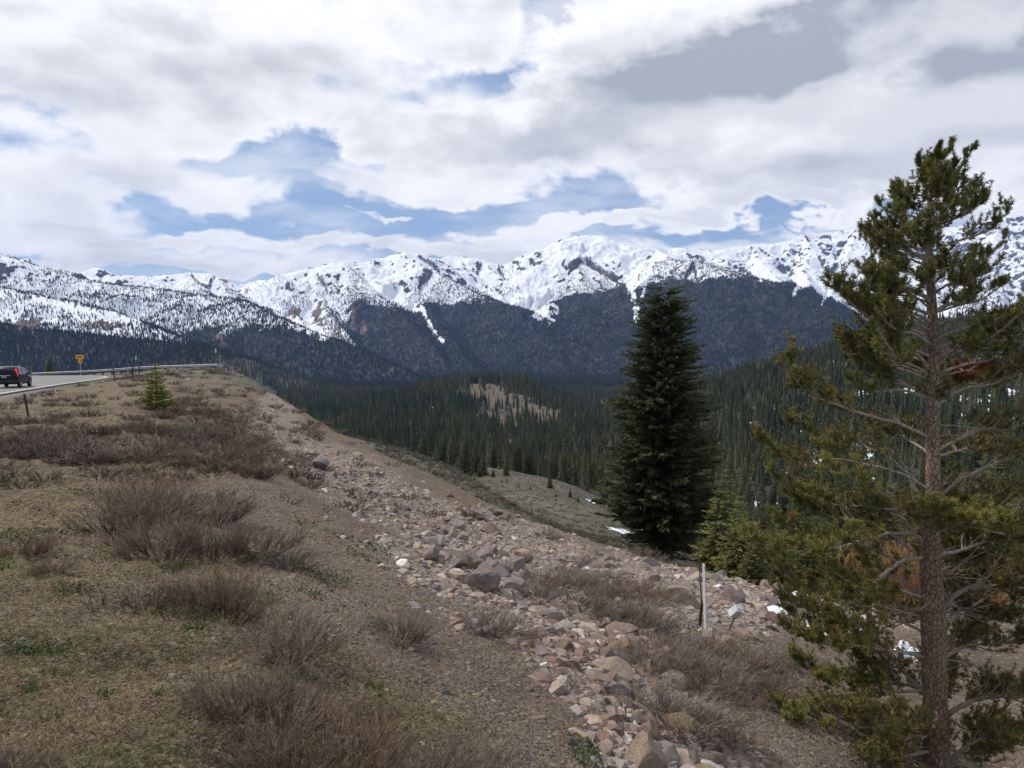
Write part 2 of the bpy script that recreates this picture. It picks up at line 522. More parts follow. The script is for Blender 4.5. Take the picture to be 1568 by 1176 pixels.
def at(u, v, y):
    """the point at forward distance y on the sight line of the photograph's pixel (u, v)"""
    yp = FPX * CP - (v - 588) * SP
    return np.array([(u - 784) / yp * y, y, float(slope_of(v)) * y])


def foot(u, y):
    """ground point at forward distance y under column u"""
    v = 700.0
    for _ in range(6):
        x = (u - 784) / (FPX * CP - (v - 588) * SP) * y
        z = H(x, y)
        s = z / y
        v = 588 + FPX * (-s * CP - SP) / (CP - s * SP)
    return np.array([x, y, z])


def to_pix(x, y, z):
    """world -> the photograph's pixels"""
    f = y * CP - z * SP
    upv = y * SP + z * CP
    return 784 + FPX * x / f, 588 - FPX * upv / f


def ground_at(u, v, ymax=200.0, ymin=2.5):
    """first ground point met by the sight line of pixel (u, v)"""
    ys = np.exp(np.linspace(math.log(ymin), math.log(ymax), 900))
    yp = FPX * CP - (v - 588) * SP
    xs = (u - 784) / yp * ys
    zs = height(xs, ys)
    line = float(slope_of(v)) * ys
    k = np.nonzero(zs >= line)[0]
    i = k[0] if len(k) else len(ys) - 1
    return np.array([xs[i], ys[i], zs[i]])

# ------------------------------------------------------------------ object helpers
def tag(o, label=None, cat=None, group=None, kind=None):
    if label: o['label'] = label
    if cat: o['category'] = cat
    if group: o['group'] = group
    if kind: o['kind'] = kind
    return o


def mesh_np(name, V, F, mats=(), smooth=False, col=None, mi=None, link=True):
    """V (n,3); F (m,k) array or list of arrays of equal-sized faces; col (n,3|4) point colour"""
    me = bpy.data.meshes.new(name)
    Fs = F if isinstance(F, list) else [F]
    Fs = [np.asarray(f, np.int32) for f in Fs if len(f)]
    me.vertices.add(len(V))
    me.vertices.foreach_set('co', np.asarray(V, np.float32).ravel())
    nl = sum(f.size for f in Fs)
    me.loops.add(nl)
    me.loops.foreach_set('vertex_index', np.concatenate([f.ravel() for f in Fs]))
    nf = sum(len(f) for f in Fs)
    me.polygons.add(nf)
    tot = np.concatenate([np.full(len(f), f.shape[1], np.int32) for f in Fs])
    st = np.concatenate([[0], np.cumsum(tot)[:-1]]).astype(np.int32)
    me.polygons.foreach_set('loop_start', st)
    try:
        me.polygons.foreach_set('loop_total', tot)
    except Exception:
        pass
    me.polygons.foreach_set('use_smooth', np.full(nf, bool(smooth)))
    if mi is not None:
        me.polygons.foreach_set('material_index', np.asarray(mi, np.int32))
    me.update(calc_edges=True)
    for m in mats:
        me.materials.append(m)
    if col is not None:
        col = np.asarray(col, np.float32)
        if col.shape[1] == 3:
            col = np.hstack([col, np.ones((len(col), 1), np.float32)])
        a = me.attributes.new('tint', 'FLOAT_COLOR', 'POINT')
        a.data.foreach_set('color', col.ravel())
    return me


def obj(name, me, parent=None, loc=None, rot=None, sc=None):
    o = bpy.data.objects.new(name, me)
    COL.objects.link(o)
    if parent is not None: o.parent = parent
    if loc is not None: o.location = tuple(loc)
    if rot is not None: o.rotation_euler = rot
    if sc is not None: o.scale = (sc, sc, sc) if np.isscalar(sc) else tuple(sc)
    return o


def fattr(me, name, arr):
    a = me.attributes.new(name, 'FLOAT', 'POINT')
    a.data.foreach_set('value', np.asarray(arr, np.float32).ravel())


def copy_tree(o, parent=None):
    c = o.copy()
    COL.objects.link(c)
    if parent is not None:
        c.parent = parent
    for ch in list(o.children):
        copy_tree(ch, c)
    return c


def material(name):
    m = bpy.data.materials.new(name)
    m.use_nodes = True
    n = NT(m.node_tree)
    b = m.node_tree.nodes['Principled BSDF']
    b.inputs['Roughness'].default_value = 0.9
    b.inputs['Specular IOR Level'].default_value = 0.2
    return m, n, b


def plain(name, colour, rough=0.6, metal=0.0, var=0.12, scale=8.0, spec=0.4):
    m, n, b = material(name)
    pos = n.new('ShaderNodeTexCoord').outputs['Object']
    f = n.noise(pos, scale, 5, 0.6)
    c = n.mix(n.ramp(f, 0.3, 0.7), tuple(v * (1 - var) for v in colour), tuple(min(1, v * (1 + var)) for v in colour))
    n.l.new(c, b.inputs['Base Color'])
    n.l.new(n.ramp(f, 0.3, 0.7, max(rough - .08, 0.03), min(rough + .08, 1)), b.inputs['Roughness'])
    b.inputs['Metallic'].default_value = metal
    b.inputs['Specular IOR Level'].default_value = spec
    return m


# ------------------------------------------------------------------ ground sheet
def fan(ys, ts):
    Y = np.repeat(ys[:, None], len(ts), 1)
    X = ts[None, :] * (Y + 4.0)
    return X, Y


def grid_faces(nr, nc):
    i = np.arange(nr - 1)[:, None] * nc + np.arange(nc - 1)[None, :]
    return np.stack([i, i + 1, i + nc + 1, i + nc], -1).reshape(-1, 4)


TS = np.linspace(-0.98, 0.98, 1300)
Y_near = np.concatenate([np.linspace(-3, 2.9, 14), np.exp(np.linspace(math.log(3), math.log(60), 430))])
Y_mid = np.concatenate([np.exp(np.linspace(math.log(60), math.log(140), 130)), np.exp(np.linspace(math.log(140), math.log(2600), 330))[1:]])
Y_far = np.concatenate([np.exp(np.linspace(math.log(2600), math.log(4000), 60)), np.arange(4012, 9900, 12.5), np.linspace(9950, 14000, 20)])

# snowy far range
Xf, Yf = fan(Y_far, TS)
bf = (base_h(Xf, Yf) + ground_noise(Xf.ravel(), Yf.ravel())).reshape(Xf.shape)
Zf, FT, DC, HM = mountains(Xf, Yf, bf)
Xm, Ym = fan(Y_mid, TS)
Zm = height(Xm, Ym).reshape(Xm.shape)
mm = Y_mid > 1500
zz_, ft_, dc_, hm_ = mountains(Xm[mm], Ym[mm], Zm[mm])
Zm[mm] = zz_
HMm = np.zeros(Zm.shape); HMm[mm] = hm_
Xn, Yn = fan(Y_near, TS)
Zn = height(Xn, Yn).reshape(Xn.shape)
Zm[0], Zf[0] = Zn[-1], Zm[-1]


def blur(a, rr, rc):
    def box(b, r, ax):
        b = np.moveaxis(b, ax, 0)
        p = np.concatenate([np.repeat(b[:1], r, 0), b, np.repeat(b[-1:], r, 0)])
        c = np.cumsum(np.concatenate([np.zeros((1,) + b.shape[1:]), p]), 0)
        o = (c[2 * r + 1:] - c[:-(2 * r + 1)]) / (2 * r + 1)
        return np.moveaxis(o, 0, ax)
    return box(box(a, rr, 0), rc, 1)


conc = blur(Zf, 7, 8) - Zf               # >0 in gullies
conc2 = blur(Zf, 2, 3) - Zf
gx = np.gradient(Zf, axis=1) / np.gradient(Xf, axis=1)
gy = np.gradient(Zf, axis=0) / np.gradient(Yf, axis=0)
steepf = np.hypot(gx, gy)
Uf, Vf = to_pix(Xf, Yf, Zf)
n1 = fbm(Xf / 300, Yf / 300, 5, 41)
n2 = fbm(Xf / 60, Yf / 90, 4, 43, 0.6)
n3 = fbm(Xf / 900, Yf / 900, 3, 47)
FT = blur(FT, 10, 12)
# thick woods below the tree line, thin above, bare in avalanche gullies and on the tops
alt = Zf - FT
gul = sstep(3.0, 12, conc + 2.5 * n2) * sstep(-160, 0, alt + 60 * n3)
rib = sstep(1.0, 9, -conc + 2.0 * n2)
forest = 0.95 * (1 - sstep(-290, 260, alt + 170 * n1 + 130 * n2 - 190 * rib))
forest += (1 - sstep(120, 520, alt)) * (0.10 + 0.55 * rib * np.clip(0.9 + 1.2 * n2, 0, 1.6)) * np.clip((FT - 40) / 160, .25, 1)
forest = np.clip(forest, 0, 1) * (1 - 0.96 * gul)
forest *= 1 - sstep(620, 780, Zf) * 0.9
def trail(pts, wd):
    d = np.full(Uf.shape, 1e9)
    for (u0, v0), (u1, v1) in zip(pts[:-1], pts[1:]):
        L2 = (u1 - u0) ** 2 + (v1 - v0) ** 2
        t = np.clip(((Uf - u0) * (u1 - u0) + (Vf - v0) * (v1 - v0)) / L2, 0, 1)
        d = np.minimum(d, np.hypot(Uf - u0 - t * (u1 - u0), Vf - v0 - t * (v1 - v0)))
    return sstep(1.25, .55, d / (wd * .62) + .9 * n2 + .35 * n1)


chute = np.zeros(Uf.shape)
for pts, wd in [([(955, 395), (966, 430)], 17), ([(966, 430), (972, 465), (976, 492)], 9), ([(1000, 400), (992, 425), (982, 460)], 5), ([(565, 418), (590, 446), (604, 458)], 20), ([(600, 458), (636, 472)], 10), ([(645, 470), (662, 505), (676, 522)], 5),
                ([(470, 440), (492, 480)], 14), ([(492, 480), (490, 514)], 8), ([(1250, 385), (1236, 418), (1216, 449)], 5), ([(1300, 390), (1272, 430), (1259, 466)], 5), ([(1330, 392), (1300, 428), (1284, 452)], 3.5), ([(1205, 385), (1180, 415), (1165, 428)], 4),
                ([(812, 415), (826, 450), (834, 476)], 26), ([(398, 450), (430, 482), (470, 500), (500, 514)], 11), ([(700, 415), (735, 440), (770, 460)], 5), ([(870, 380), (850, 410), (838, 440)], 18), ([(60, 462), (130, 476), (208, 492)], 8), ([(0, 480), (40, 500), (52, 520)], 4),
                ([(1400, 380), (1380, 420), (1365, 450)], 6), ([(1490, 380), (1470, 420), (1450, 460)], 6)]:
    chute = np.maximum(chute, trail(pts, wd))
chute *= (Yf > 3800)
bowl = np.exp(-(((Uf - 815) / 38) ** 2 + ((Vf - 440) / 34) ** 2)) + np.exp(-(((Uf - 975) / 20) ** 2 + ((Vf - 425) / 38) ** 2)) + np.exp(-(((Uf - 575) / 28) ** 2 + ((Vf - 425) / 25) ** 2)) + np.exp(-(((Uf - 400) / 26) ** 2 + ((Vf - 452) / 18) ** 2)) + np.exp(-(((Uf - 900) / 90) ** 2 + ((Vf - 380) / 22) ** 2))
bowl = np.maximum(sstep(0.35, 0.75, bowl + 0.25 * n1) * (Yf > 5600), chute)
forest *= 1 - 0.93 * bowl
rock = sstep(0.72, 1.2, n2 + 0.7 * n1 - conc2 * 0.10) * (1 - sstep(0, 110, DC)) * 0.9 * sstep(260, 420, Zf)
rock = np.maximum(rock, sstep(1.05, 1.35, steepf + 0.30 * n2) * sstep(250, 500, Zf))
rock *= 1 - 0.8 * bowl
# warm broken rock faces without snow
def spot(u, v, ru, rv):
    return np.exp(-(((Uf - u) / ru) ** 2 + ((Vf - v) / rv) ** 2))
scree = sum(spot(*q) for q in [(450, 478, 14, 12), (487, 480, 10, 20), (540, 485, 6, 22), (557, 503, 5, 12), (345, 428, 9, 6), (45, 497, 26, 14), (335, 518, 12, 5), (520, 505, 5, 12), (150, 500, 40, 8)])
scree = sstep(0.35, 0.8, scree + 0.55 * n2) * (Yf > 3000)
snow = sstep(-270, -120, Zf - np.where(FT > 330, 330 + (FT - 330) * 1.05, FT) + 60 * n1)
snow = np.maximum(snow, gul * sstep(-260, -60, alt) * (FT < 500))
snow = np.maximum(snow, bowl)
snow *= 1 - 0.92 * scree
snow *= 1 - rock
forest *= 1 - 0.6 * scree
forest *= 1 - 0.85 * rock
forest = np.where(HM < 0.5, np.clip(0.9 + 0.2 * n1, 0, 1), forest)
snow = np.where(HM < 0.5, 0, snow)


def geo(name, X, Y, Z, mat, **attrs):
    me = mesh_np(name, np.stack([X, Y, Z], -1).reshape(-1, 3), grid_faces(*X.shape), [mat], smooth=True)
    for k, v in attrs.items():
        fattr(me, k, v)
    o = obj(name, me)
    o['kind'] = 'structure'
    return o


# far mountains: snow, broken rock, forest floor
m_mt, n, b = material('mountain_surface')
pos = n.new('ShaderNodeNewGeometry').outputs['Position']
s_ = n.attr('snow'); r_ = n.attr('rock'); c_ = n.attr('scree')
nf = n.noise(pos, 0.035, 6, 0.65)
nf2 = n.noise(pos, 0.006, 5, 0.6)
rockc = n.mix(n.ramp(nf, 0.35, 0.65), (0.045, 0.042, 0.045), (0.15, 0.135, 0.13))
screec = n.mix(n.ramp(nf, 0.35, 0.65), (0.13, 0.085, 0.062), (0.24, 0.165, 0.12))
floor_ = n.mix(n.ramp(nf2, 0.35, 0.65), (0.020, 0.026, 0.016), (0.055, 0.05, 0.036))
base = n.mix(r_, floor_, rockc)
base = n.mix(c_, base, screec)
sm = n.ramp(n.math('ADD', s_, n.math('MULTIPLY', n.math('SUBTRACT', nf, 0.5), 1.1)), 0.40, 0.60)
snowc = n.mix(n.ramp(nf2, 0.3, 0.7), (0.80, 0.82, 0.86), (0.90, 0.905, 0.92))
n.l.new(n.mix(sm, base, snowc), b.inputs['Base Color'])
n.l.new(n.bump(n.math('ADD', n.math('MULTIPLY', nf, 0.6), nf2), 0.6, 14.0), b.inputs['Normal'])
mountains_o = geo('mountains', Xf, Yf, Zf, m_mt, snow=snow, rock=rock, scree=scree)

# middle ground
Um, Vm = to_pix(Xm, Ym, Zm)
q1 = fbm(Xm / 60, Ym / 60, 4, 51)
q2 = fbm(Xm / 260, Ym / 260, 3, 53)


def spotm(u, v, ru, rv):
    return np.exp(-(((Um - u) / ru) ** 2 + ((Vm - v) / rv) ** 2))


bare = sum(a * spotm(u, v, ru, rv) for u, v, ru, rv, a in [(735, 604, 38, 12, 1.2), (785, 614, 34, 13, 1.2), (822, 632, 44, 15, 1.2), (755, 640, 34, 13, 1), (752, 592, 22, 6, .7), (845, 640, 22, 8, .7), (890, 612, 40, 8, .8), (935, 622, 28, 12, .9), (920, 640, 50, 8, .5), (775, 672, 30, 7, 1.2), (1105, 594, 26, 5, 1.1), (350, 535, 26, 6, .6)])
bare = sstep(0.35, 0.85, bare * (Ym > 600) + 0.62 * q1 + .25 * fbm(Xm / 18, Ym / 18, 3, 58))
edge = sstep(0, 1, (Ym - np.interp(Um, [300, 560, 640, 740, 850, 930, 1000, 1060], [900, 340, 320, 300, 285, 235, 160, 125])) / 14)
wood = edge * (1 - .93 * bare) * np.clip(0.85 + 0.7 * q2 + 0.6 * q1, 0.12, 1)
wood = np.where(Ym > 1400, np.maximum(wood, .5 * (1 - bare)), wood)
wood *= sstep(62, 110, Ym + 10 * q1)
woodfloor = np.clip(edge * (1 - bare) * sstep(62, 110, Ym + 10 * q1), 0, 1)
snm = sstep(0.52, 0.70, q1 * 0.6 + 0.18 + 0.5 * fbm(Xm / 14, Ym / 30, 3, 57)) * (Um > 640) * sstep(200, 300, Ym) * (1 - sstep(1000, 1500, Ym))
snm = np.maximum(snm * sstep(980, 1100, Um), sstep(.5, .7, q1 + .3 * fbm(Xm / 12, Ym / 12, 3, 59)) * spotm(665, 625, 45, 30))
m_hill, n, b = material('valley_ground')
pos = n.new('ShaderNodeNewGeometry').outputs['Position']
nf = n.noise(pos, 0.30, 5, 0.65)
nf2 = n.noise(pos, 0.03, 5, 0.6)
nf3 = n.noise(pos, 1.6, 5, 0.65)
br = n.attr('bare'); wd = n.attr('wood'); sn = n.attr('snow')
sage = n.mix(n.ramp(nf3, 0.38, 0.62), (0.050, 0.044, 0.031), (0.125, 0.112, 0.080))
sage = n.mix(n.ramp(nf2, 0.35, 0.65), sage, n.mix(n.ramp(nf, .4, .6), (0.11, 0.092, 0.068), (0.17, 0.15, 0.11)))
barec = n.mix(n.ramp(nf, 0.35, 0.65), (0.075, 0.056, 0.040), (0.165, 0.125, 0.085))
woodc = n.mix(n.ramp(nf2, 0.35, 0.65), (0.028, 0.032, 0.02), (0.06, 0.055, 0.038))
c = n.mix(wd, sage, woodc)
c = n.mix(br, c, barec)
c = n.mix(n.ramp(sn, .3, .7), c, (0.82, 0.84, 0.88))
n.l.new(c, b.inputs['Base Color'])
n.l.new(n.bump(n.math('ADD', nf, n.math('MULTIPLY', nf3, 0.4)), 0.7, 1.0), b.inputs['Normal'])
hills_o = geo('valley_hills', Xm, Ym, Zm, m_hill, bare=bare, wood=woodfloor, snow=snm)

# near hillside
Un, Vn = to_pix(Xn, np.maximum(Yn, 0.5), Zn)
g1 = fbm(Xn / 1.6, Yn / 1.6, 4, 61)
g2 = fbm(Xn / 5.0, Yn / 5.0, 3, 63)
# upper edge of the dark gravel slope, above it dry straw coloured turf
e_ = np.interp(Vn, [560, 640, 700, 760, 850, 950, 1050, 1200], [330, 360, 330, 280, 330, 470, 640, 800])
straw = sstep(60, -60, Un - e_ + 55 * g1 + 40 * g2)
green = sstep(0.45, 0.9, g1 + 0.4 * fbm(Xn / .5, Yn / .5, 3, 66) + 0.25 * (Un < 600)) * sstep(-3, 3, 14 - Yn)
# coarse pale rubble band
band_c = np.interp(Vn, [600, 660, 700, 760, 820, 900, 1000, 1100, 1200], [430, 420, 500, 590, 740, 800, 900, 1030, 1100])
band_w = np.interp(Vn, [600, 700, 760, 820, 900, 1000, 1200], [25, 70, 90, 170, 190, 130, 120])
rub = np.exp(-((Un - band_c) / band_w) ** 2) * (Vn < 1190)
rub = np.maximum(rub, sstep(900, 960, Un) * sstep(1010, 930, Vn) * .8)
rub = sstep(0.25, 0.75, rub + 0.25 * g1)
sagen = sstep(0, 6, Yn - np.interp(Un, [300, 420, 500, 600, 680, 740, 800, 850, 930, 1000, 1080], [999, 62, 47, 37, 32, 29, 27, 25, 23, 22, 21]))
drd, _ = road_dist(Xn.ravel(), Yn.ravel()); drd = drd.reshape(Xn.shape)
shoulder = 1 - sstep(HALF_ROAD + 1.0, HALF_ROAD + 2.6, drd + .5 * g1)
dirt = sstep(0.1, 0.6, g2 + .3 * g1)

m_gr, n, b = material('hillside_soil')
pos = n.new('ShaderNodeNewGeometry').outputs['Position']
a_st, a_gr, a_ru, a_sg, a_sh, a_di = [n.attr(k) for k in ('straw', 'green', 'rub', 'sage', 'shoulder', 'dirt')]
v1 = n.voro(pos, 26, 'F1', 'Color')
v2 = n.voro(pos, 60, 'F1', 'Color')
d1 = n.voro(pos, 26)
d2 = n.voro(pos, 60)
hs = n.new('ShaderNodeSeparateColor'); n.l.new(v1, hs.inputs[0])
hs2 = n.new('ShaderNodeSeparateColor'); n.l.new(v2, hs2.inputs[0])
nA = n.noise(pos, 3.2, 7, 0.68)
nB = n.noise(pos, 22, 5, 0.65)
nC = n.noise(pos, 0.7, 4, 0.55)
soil = n.mix(n.ramp(nA, 0.33, 0.67), (0.058, 0.041, 0.028), (0.145, 0.105, 0.072))
chip = n.mix(hs.outputs[0], (0.055, 0.042, 0.034), (0.29, 0.215, 0.145))
chip2 = n.mix(hs2.outputs[1], (0.08, 0.06, 0.05), (0.30, 0.22, 0.15))
gravel = n.mix(n.ramp(hs.outputs[2], 0.45, 0.6), soil, chip)
gravel = n.mix(n.ramp(hs2.outputs[2], 0.5, 0.65), gravel, chip2)
# straw litter: noise stretched into short fibres
mp = n.new('ShaderNodeMapping'); n.l.new(pos, mp.inputs[0]); mp.inputs['Scale'].default_value = (14, 60, 20)
mp.inputs['Rotation'].default_value = (0, 0, 0.5)
fib = n.noise(mp.outputs[0], 1.0, 4, 0.7)
strawc = n.mix(n.ramp(fib, 0.35, 0.65), (0.12, 0.085, 0.042), (0.34, 0.25, 0.12))
strawc = n.mix(n.ramp(nC, 0.42, 0.62, 0, .8), strawc, n.mix(n.ramp(nB, .35, .65), (0.075, 0.062, 0.034), (0.19, 0.165, 0.085)))
strawc = n.mix(n.ramp(nA, 0.38, 0.60), strawc, soil)
strawc = n.mix(n.math('MULTIPLY', n.ramp(hs2.outputs[2], 0.45, 0.6), 0.6), strawc, chip2)
c = n.mix(a_st, gravel, strawc)
c = n.mix(n.math('MULTIPLY', a_di, 0.45), c, n.mix(nB, (0.05, 0.038, 0.03), (0.12, 0.085, 0.062)))
c = n.mix(n.math('MULTIPLY', a_ru, 0.8), c, n.mix(n.ramp(hs.outputs[1], 0.2, 0.8), (0.12, 0.10, 0.085), (0.40, 0.33, 0.27)))
c = n.mix(a_sg, c, n.mix(n.ramp(nB, 0.4, 0.6), (0.08, 0.07, 0.052), (0.18, 0.155, 0.115)))
c = n.mix(n.math('MULTIPLY', a_gr, n.ramp(nB, 0.45, 0.6, 0.0, 0.75)), c, (0.055, 0.085, 0.025))
c = n.mix(a_sh, c, n.mix(n.ramp(nB, .35, .65), (0.15, 0.135, 0.125), (0.23, 0.21, 0.195)))
n.l.new(c, b.inputs['Base Color'])
hgt = n.math('ADD', n.math('MULTIPLY', d1, -0.8), n.math('MULTIPLY', d2, -0.4))
hgt = n.math('ADD', hgt, n.math('MULTIPLY', nA, 1.2))
hgt = n.math('ADD', hgt, n.math('MULTIPLY', fib, 0.25))
n.l.new(n.bump(hgt, 0.9, 0.035), b.inputs['Normal'])
ground_o = geo('ground', Xn, Yn, Zn, m_gr, straw=straw, green=green, rub=rub, sage=sagen, shoulder=shoulder, dirt=dirt)

# ------------------------------------------------------------------ conifers
m_needle, n, b = material('conifer_needles')
tint = n.attr('tint', 'Color')
oi = n.new('ShaderNodeObjectInfo').outputs['Random']
hsv = n.new('ShaderNodeHueSaturation')
n.l.new(tint, hsv.inputs['Color'])
n.l.new(n.ramp(oi, 0, 1, 0.485, 0.515, False), hsv.inputs['Hue'])
n.l.new(n.ramp(oi, 0, 1, 0.75, 1.25, False), hsv.inputs['Value'])
pos = n.new('ShaderNodeNewGeometry').outputs['Position']
nn_ = n.noise(pos, 3.0, 3, 0.6)
n.l.new(n.mix(n.ramp(nn_, 0.3, 0.7), hsv.outputs[0], n.mix(0.35, hsv.outputs[0], (0.10, 0.10, 0.035))), b.inputs['Base Color'])
b.inputs['Roughness'].default_value = 0.75
b.inputs['Specular IOR Level'].default_value = 0.25
m_bark = plain('grey_brown_bark', (0.13, 0.10, 0.08), 0.95, var=0.35, scale=14, spec=0.1)
m_far, n, b = material('far_conifer')
n.l.new(n.attr('tint', 'Color'), b.inputs['Base Color'])
b.inputs['Roughness'].default_value = 0.9


def star_tree(rs, tiers, pts, w=0.19):
    """unit-high conifer made of ragged drooping skirts"""
    V, F = [], []
    for k in range(tiers):
        f = k / tiers
        z0 = 0.06 + 0.86 * f
        z1 = z0 + 1.25 * (0.94 / tiers) + 0.03
        z1 = min(z1, 1.0) if k < tiers - 1 else 1.0
        rad = w * (1 - f) ** 0.85 * rs.uniform(0.85, 1.12) + 0.012
        m = len(V)
        V.append((rs.normal(0, .004), rs.normal(0, .004), z1))
        ph = rs.uniform(0, 6.28)
        for j in range(pts):
            a = ph + 6.2832 * j / pts + rs.normal(0, 0.08)
            long_ = (j % 2 == 0)
            r = rad * (rs.uniform(0.85, 1.2) if long_ else rs.uniform(0.45, 0.62))
            V.append((r * math.cos(a), r * math.sin(a), z0 - (0.25 * rad if long_ else -0.25 * rad) + rs.normal(0, .006)))
        for j in range(pts):
            F.append((m, m + 1 + j, m + 1 + (j + 1) % pts))
    return np.array(V), np.array(F)


def merge(variants, which, P, S, A, tints, shade_base=None, wid=None):
    """many copies of a few variants as one vertex / face / colour soup"""
    VV, FF, CC = [], [], []
    off = 0
    for k, (V, F) in enumerate(variants):
        ix = np.nonzero(which == k)[0]
        if not len(ix):
            continue
        ca, sa = np.cos(A[ix])[:, None], np.sin(A[ix])[:, None]
        s = S[ix][:, None]
        sw = s if wid is None else s * wid[ix][:, None]
        x = (V[None, :, 0] * ca - V[None, :, 1] * sa) * sw + P[ix, 0][:, None]
        y = (V[None, :, 0] * sa + V[None, :, 1] * ca) * sw + P[ix, 1][:, None]
        z = V[None, :, 2] * s + P[ix, 2][:, None]
        VV.append(np.stack([x, y, z], -1).reshape(-1, 3))
        FF.append((F[None] + (off + np.arange(len(ix)) * len(V))[:, None, None]).reshape(-1, F.shape[1]))
        CC.append(np.repeat(tints[ix], len(V), 0))
        off += len(ix) * len(V)
    return np.vstack(VV), np.vstack(FF), np.vstack(CC)


rt = np.random.default_rng(3)
LO = [star_tree(rt, 2, 6, 0.17) for _ in range(5)]
MID = [star_tree(rt, 6, 10, 0.155) for _ in range(6)]


def seen(X, Y, Z, prev=None, lift=16.0):
    s = Z / Y
    run = np.maximum.accumulate(s, 0)
    if prev is not None:
        run = np.maximum(run, prev[None])
    return (Z + lift) / Y > run - 1e-4, run[-1]


_, pr0 = seen(Xn[30:], Yn[30:], Zn[30:])
vis_m, pr1 = seen(Xm, Ym, Zm, pr0)
vis_f, _ = seen(Xf, Yf, Zf, pr1)


def scatter(X, Y, Z, dens, r):
    """random points in grid cells, dens = stems per square metre"""
    c = lambda a: 0.25 * (a[:-1, :-1] + a[1:, :-1] + a[:-1, 1:] + a[1:, 1:])
    dA = (X[:-1, 1:] - X[:-1, :-1]) * (Y[1:, :-1] - Y[:-1, :-1])
    lam = c(dens) * dA
    nn = r.poisson(lam)
    i, j = np.nonzero(nn)
    rep = nn[i, j]
    i, j = np.repeat(i, rep), np.repeat(j, rep)
    a, e = r.random(len(i)), r.random(len(i))
    f = lambda G: (G[i, j] * (1 - a) + G[i + 1, j] * a) * (1 - e) + (G[i, j + 1] * (1 - a) + G[i + 1, j + 1] * a) * e
    return np.stack([f(X), f(Y), f(Z)], 1)


inview_m = (np.abs(Xm / Ym) < 0.74)
inview_f = (np.abs(Xf / Yf) < 0.74)
dm = np.interp(Ym, [60, 300, 600, 1000, 1500, 2600], [0.030, 0.034, 0.034, 0.030, 0.022, 0.014])
Pm = scatter(Xm, Ym, Zm, dm * wood * vis_m * inview_m, rt)
df = np.interp(Yf, [2600, 3500, 5000, 7000, 9000], [0.013, 0.011, 0.0080, 0.0048, 0.003])
Pf = scatter(Xf, Yf, Zf, df * forest * vis_f * inview_f, rt)
print('far trees', len(Pf), 'mid trees', len(Pm))


def tree_tint(P, r, far=False):
    a = fbm(P[:, 0] / 180, P[:, 1] / 180, 3, 71)
    g = r.random(len(P))
    dark = np.array([0.032, 0.046, 0.026])
    lite = np.array([0.100, 0.096, 0.038])
    dead = np.array([0.115, 0.090, 0.070])
    k = np.clip(0.36 + 0.45 * a + 0.42 * (g - 0.5), 0, 1)[:, None]
    c = dark * (1 - k) + lite * k
    dd = (r.random(len(P)) < (0.06 + 0.30 * sstep(0.1, 0.6, fbm(P[:, 0] / 260, P[:, 1] / 260, 3, 73))))[:, None]
    c = np.where(dd, dead * (0.5 + 0.7 * r.random((len(P), 1))), c)
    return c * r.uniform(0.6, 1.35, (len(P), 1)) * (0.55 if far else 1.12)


hf = rt.uniform(11, 23, len(Pf)) * (1 - 0.35 * sstep(250, 600, Pf[:, 2]))
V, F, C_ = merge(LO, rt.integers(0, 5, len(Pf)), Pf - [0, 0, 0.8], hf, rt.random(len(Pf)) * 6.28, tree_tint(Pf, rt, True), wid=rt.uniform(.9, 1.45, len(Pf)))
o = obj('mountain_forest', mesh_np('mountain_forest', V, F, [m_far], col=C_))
tag(o, kind='stuff')

hm = np.clip(rt.normal(1, 0.30, len(Pm)), .3, 1.7) * np.interp(Pm[:, 1], [130, 300, 700, 1200], [8.5, 10.5, 12.5, 14.5])
order = np.argsort(-hm / Pm[:, 1])              # largest in the picture first
near_ix = order[:0]
tm = tree_tint(Pm, rt)
near_mask = np.zeros(len(Pm), bool)
upx, vpx = to_pix(Pm[:, 0], Pm[:, 1], Pm[:, 2] + hm)
ok = (upx > 0) & (upx < 1568)
score = np.where(ok, hm / Pm[:, 1], 0)
# crest of the near hill hides low things: keep those whose top clears it
top_s = (Pm[:, 2] + hm * 0.7) / Pm[:, 1]
ci = np.clip(((Pm[:, 0] / (Pm[:, 1] + 4) + 0.98) / 1.96 * 1299).astype(int), 0, 1299)
score = np.where(top_s > pr0[ci] + 0.001, score, 0)
near_ids = np.argsort(-score)[:230]
near_mask[near_ids] = True
rest = ~near_mask
V, F, C_ = merge(MID, rt.integers(0, 6, len(Pm))[rest], Pm[rest] - [0, 0, 0.5], hm[rest], rt.random(rest.sum()) * 6.28, tm[rest], wid=rt.uniform(.8, 1.15, rest.sum()))
o = obj('valley_forest', mesh_np('valley_forest', V, F, [m_far], col=C_))
tag(o, kind='stuff')


def tube(pts, rad, sides=5, cap=True):
    """tapered tube along a polyline -> V, F(tris+quads as quads with repeated vertex avoided)"""
    pts = np.asarray(pts, float)
    rad = np.asarray(rad, float)
    T = np.gradient(pts, axis=0)
    T /= np.linalg.norm(T, axis=1)[:, None] + 1e-9
    ref = np.where(np.abs(T[:, 2:3]) > 0.9, [[1.0, 0, 0]], [[0, 0, 1.0]])
    A = np.cross(T, ref); A /= np.linalg.norm(A, axis=1)[:, None] + 1e-9
    B = np.cross(T, A)
    a = np.arange(sides) * 2 * np.pi / sides
    V = pts[:, None] + rad[:, None, None] * (np.cos(a)[None, :, None] * A[:, None] + np.sin(a)[None, :, None] * B[:, None])
    V = V.reshape(-1, 3)
    k = len(pts)
    i = np.arange(k - 1)[:, None] * sides
    j = np.arange(sides)[None, :]
    j2 = (j + 1) % sides
    F = np.stack([i + j, i + j2, i + sides + j2, i + sides + j], -1).reshape(-1, 4)
    return V, F


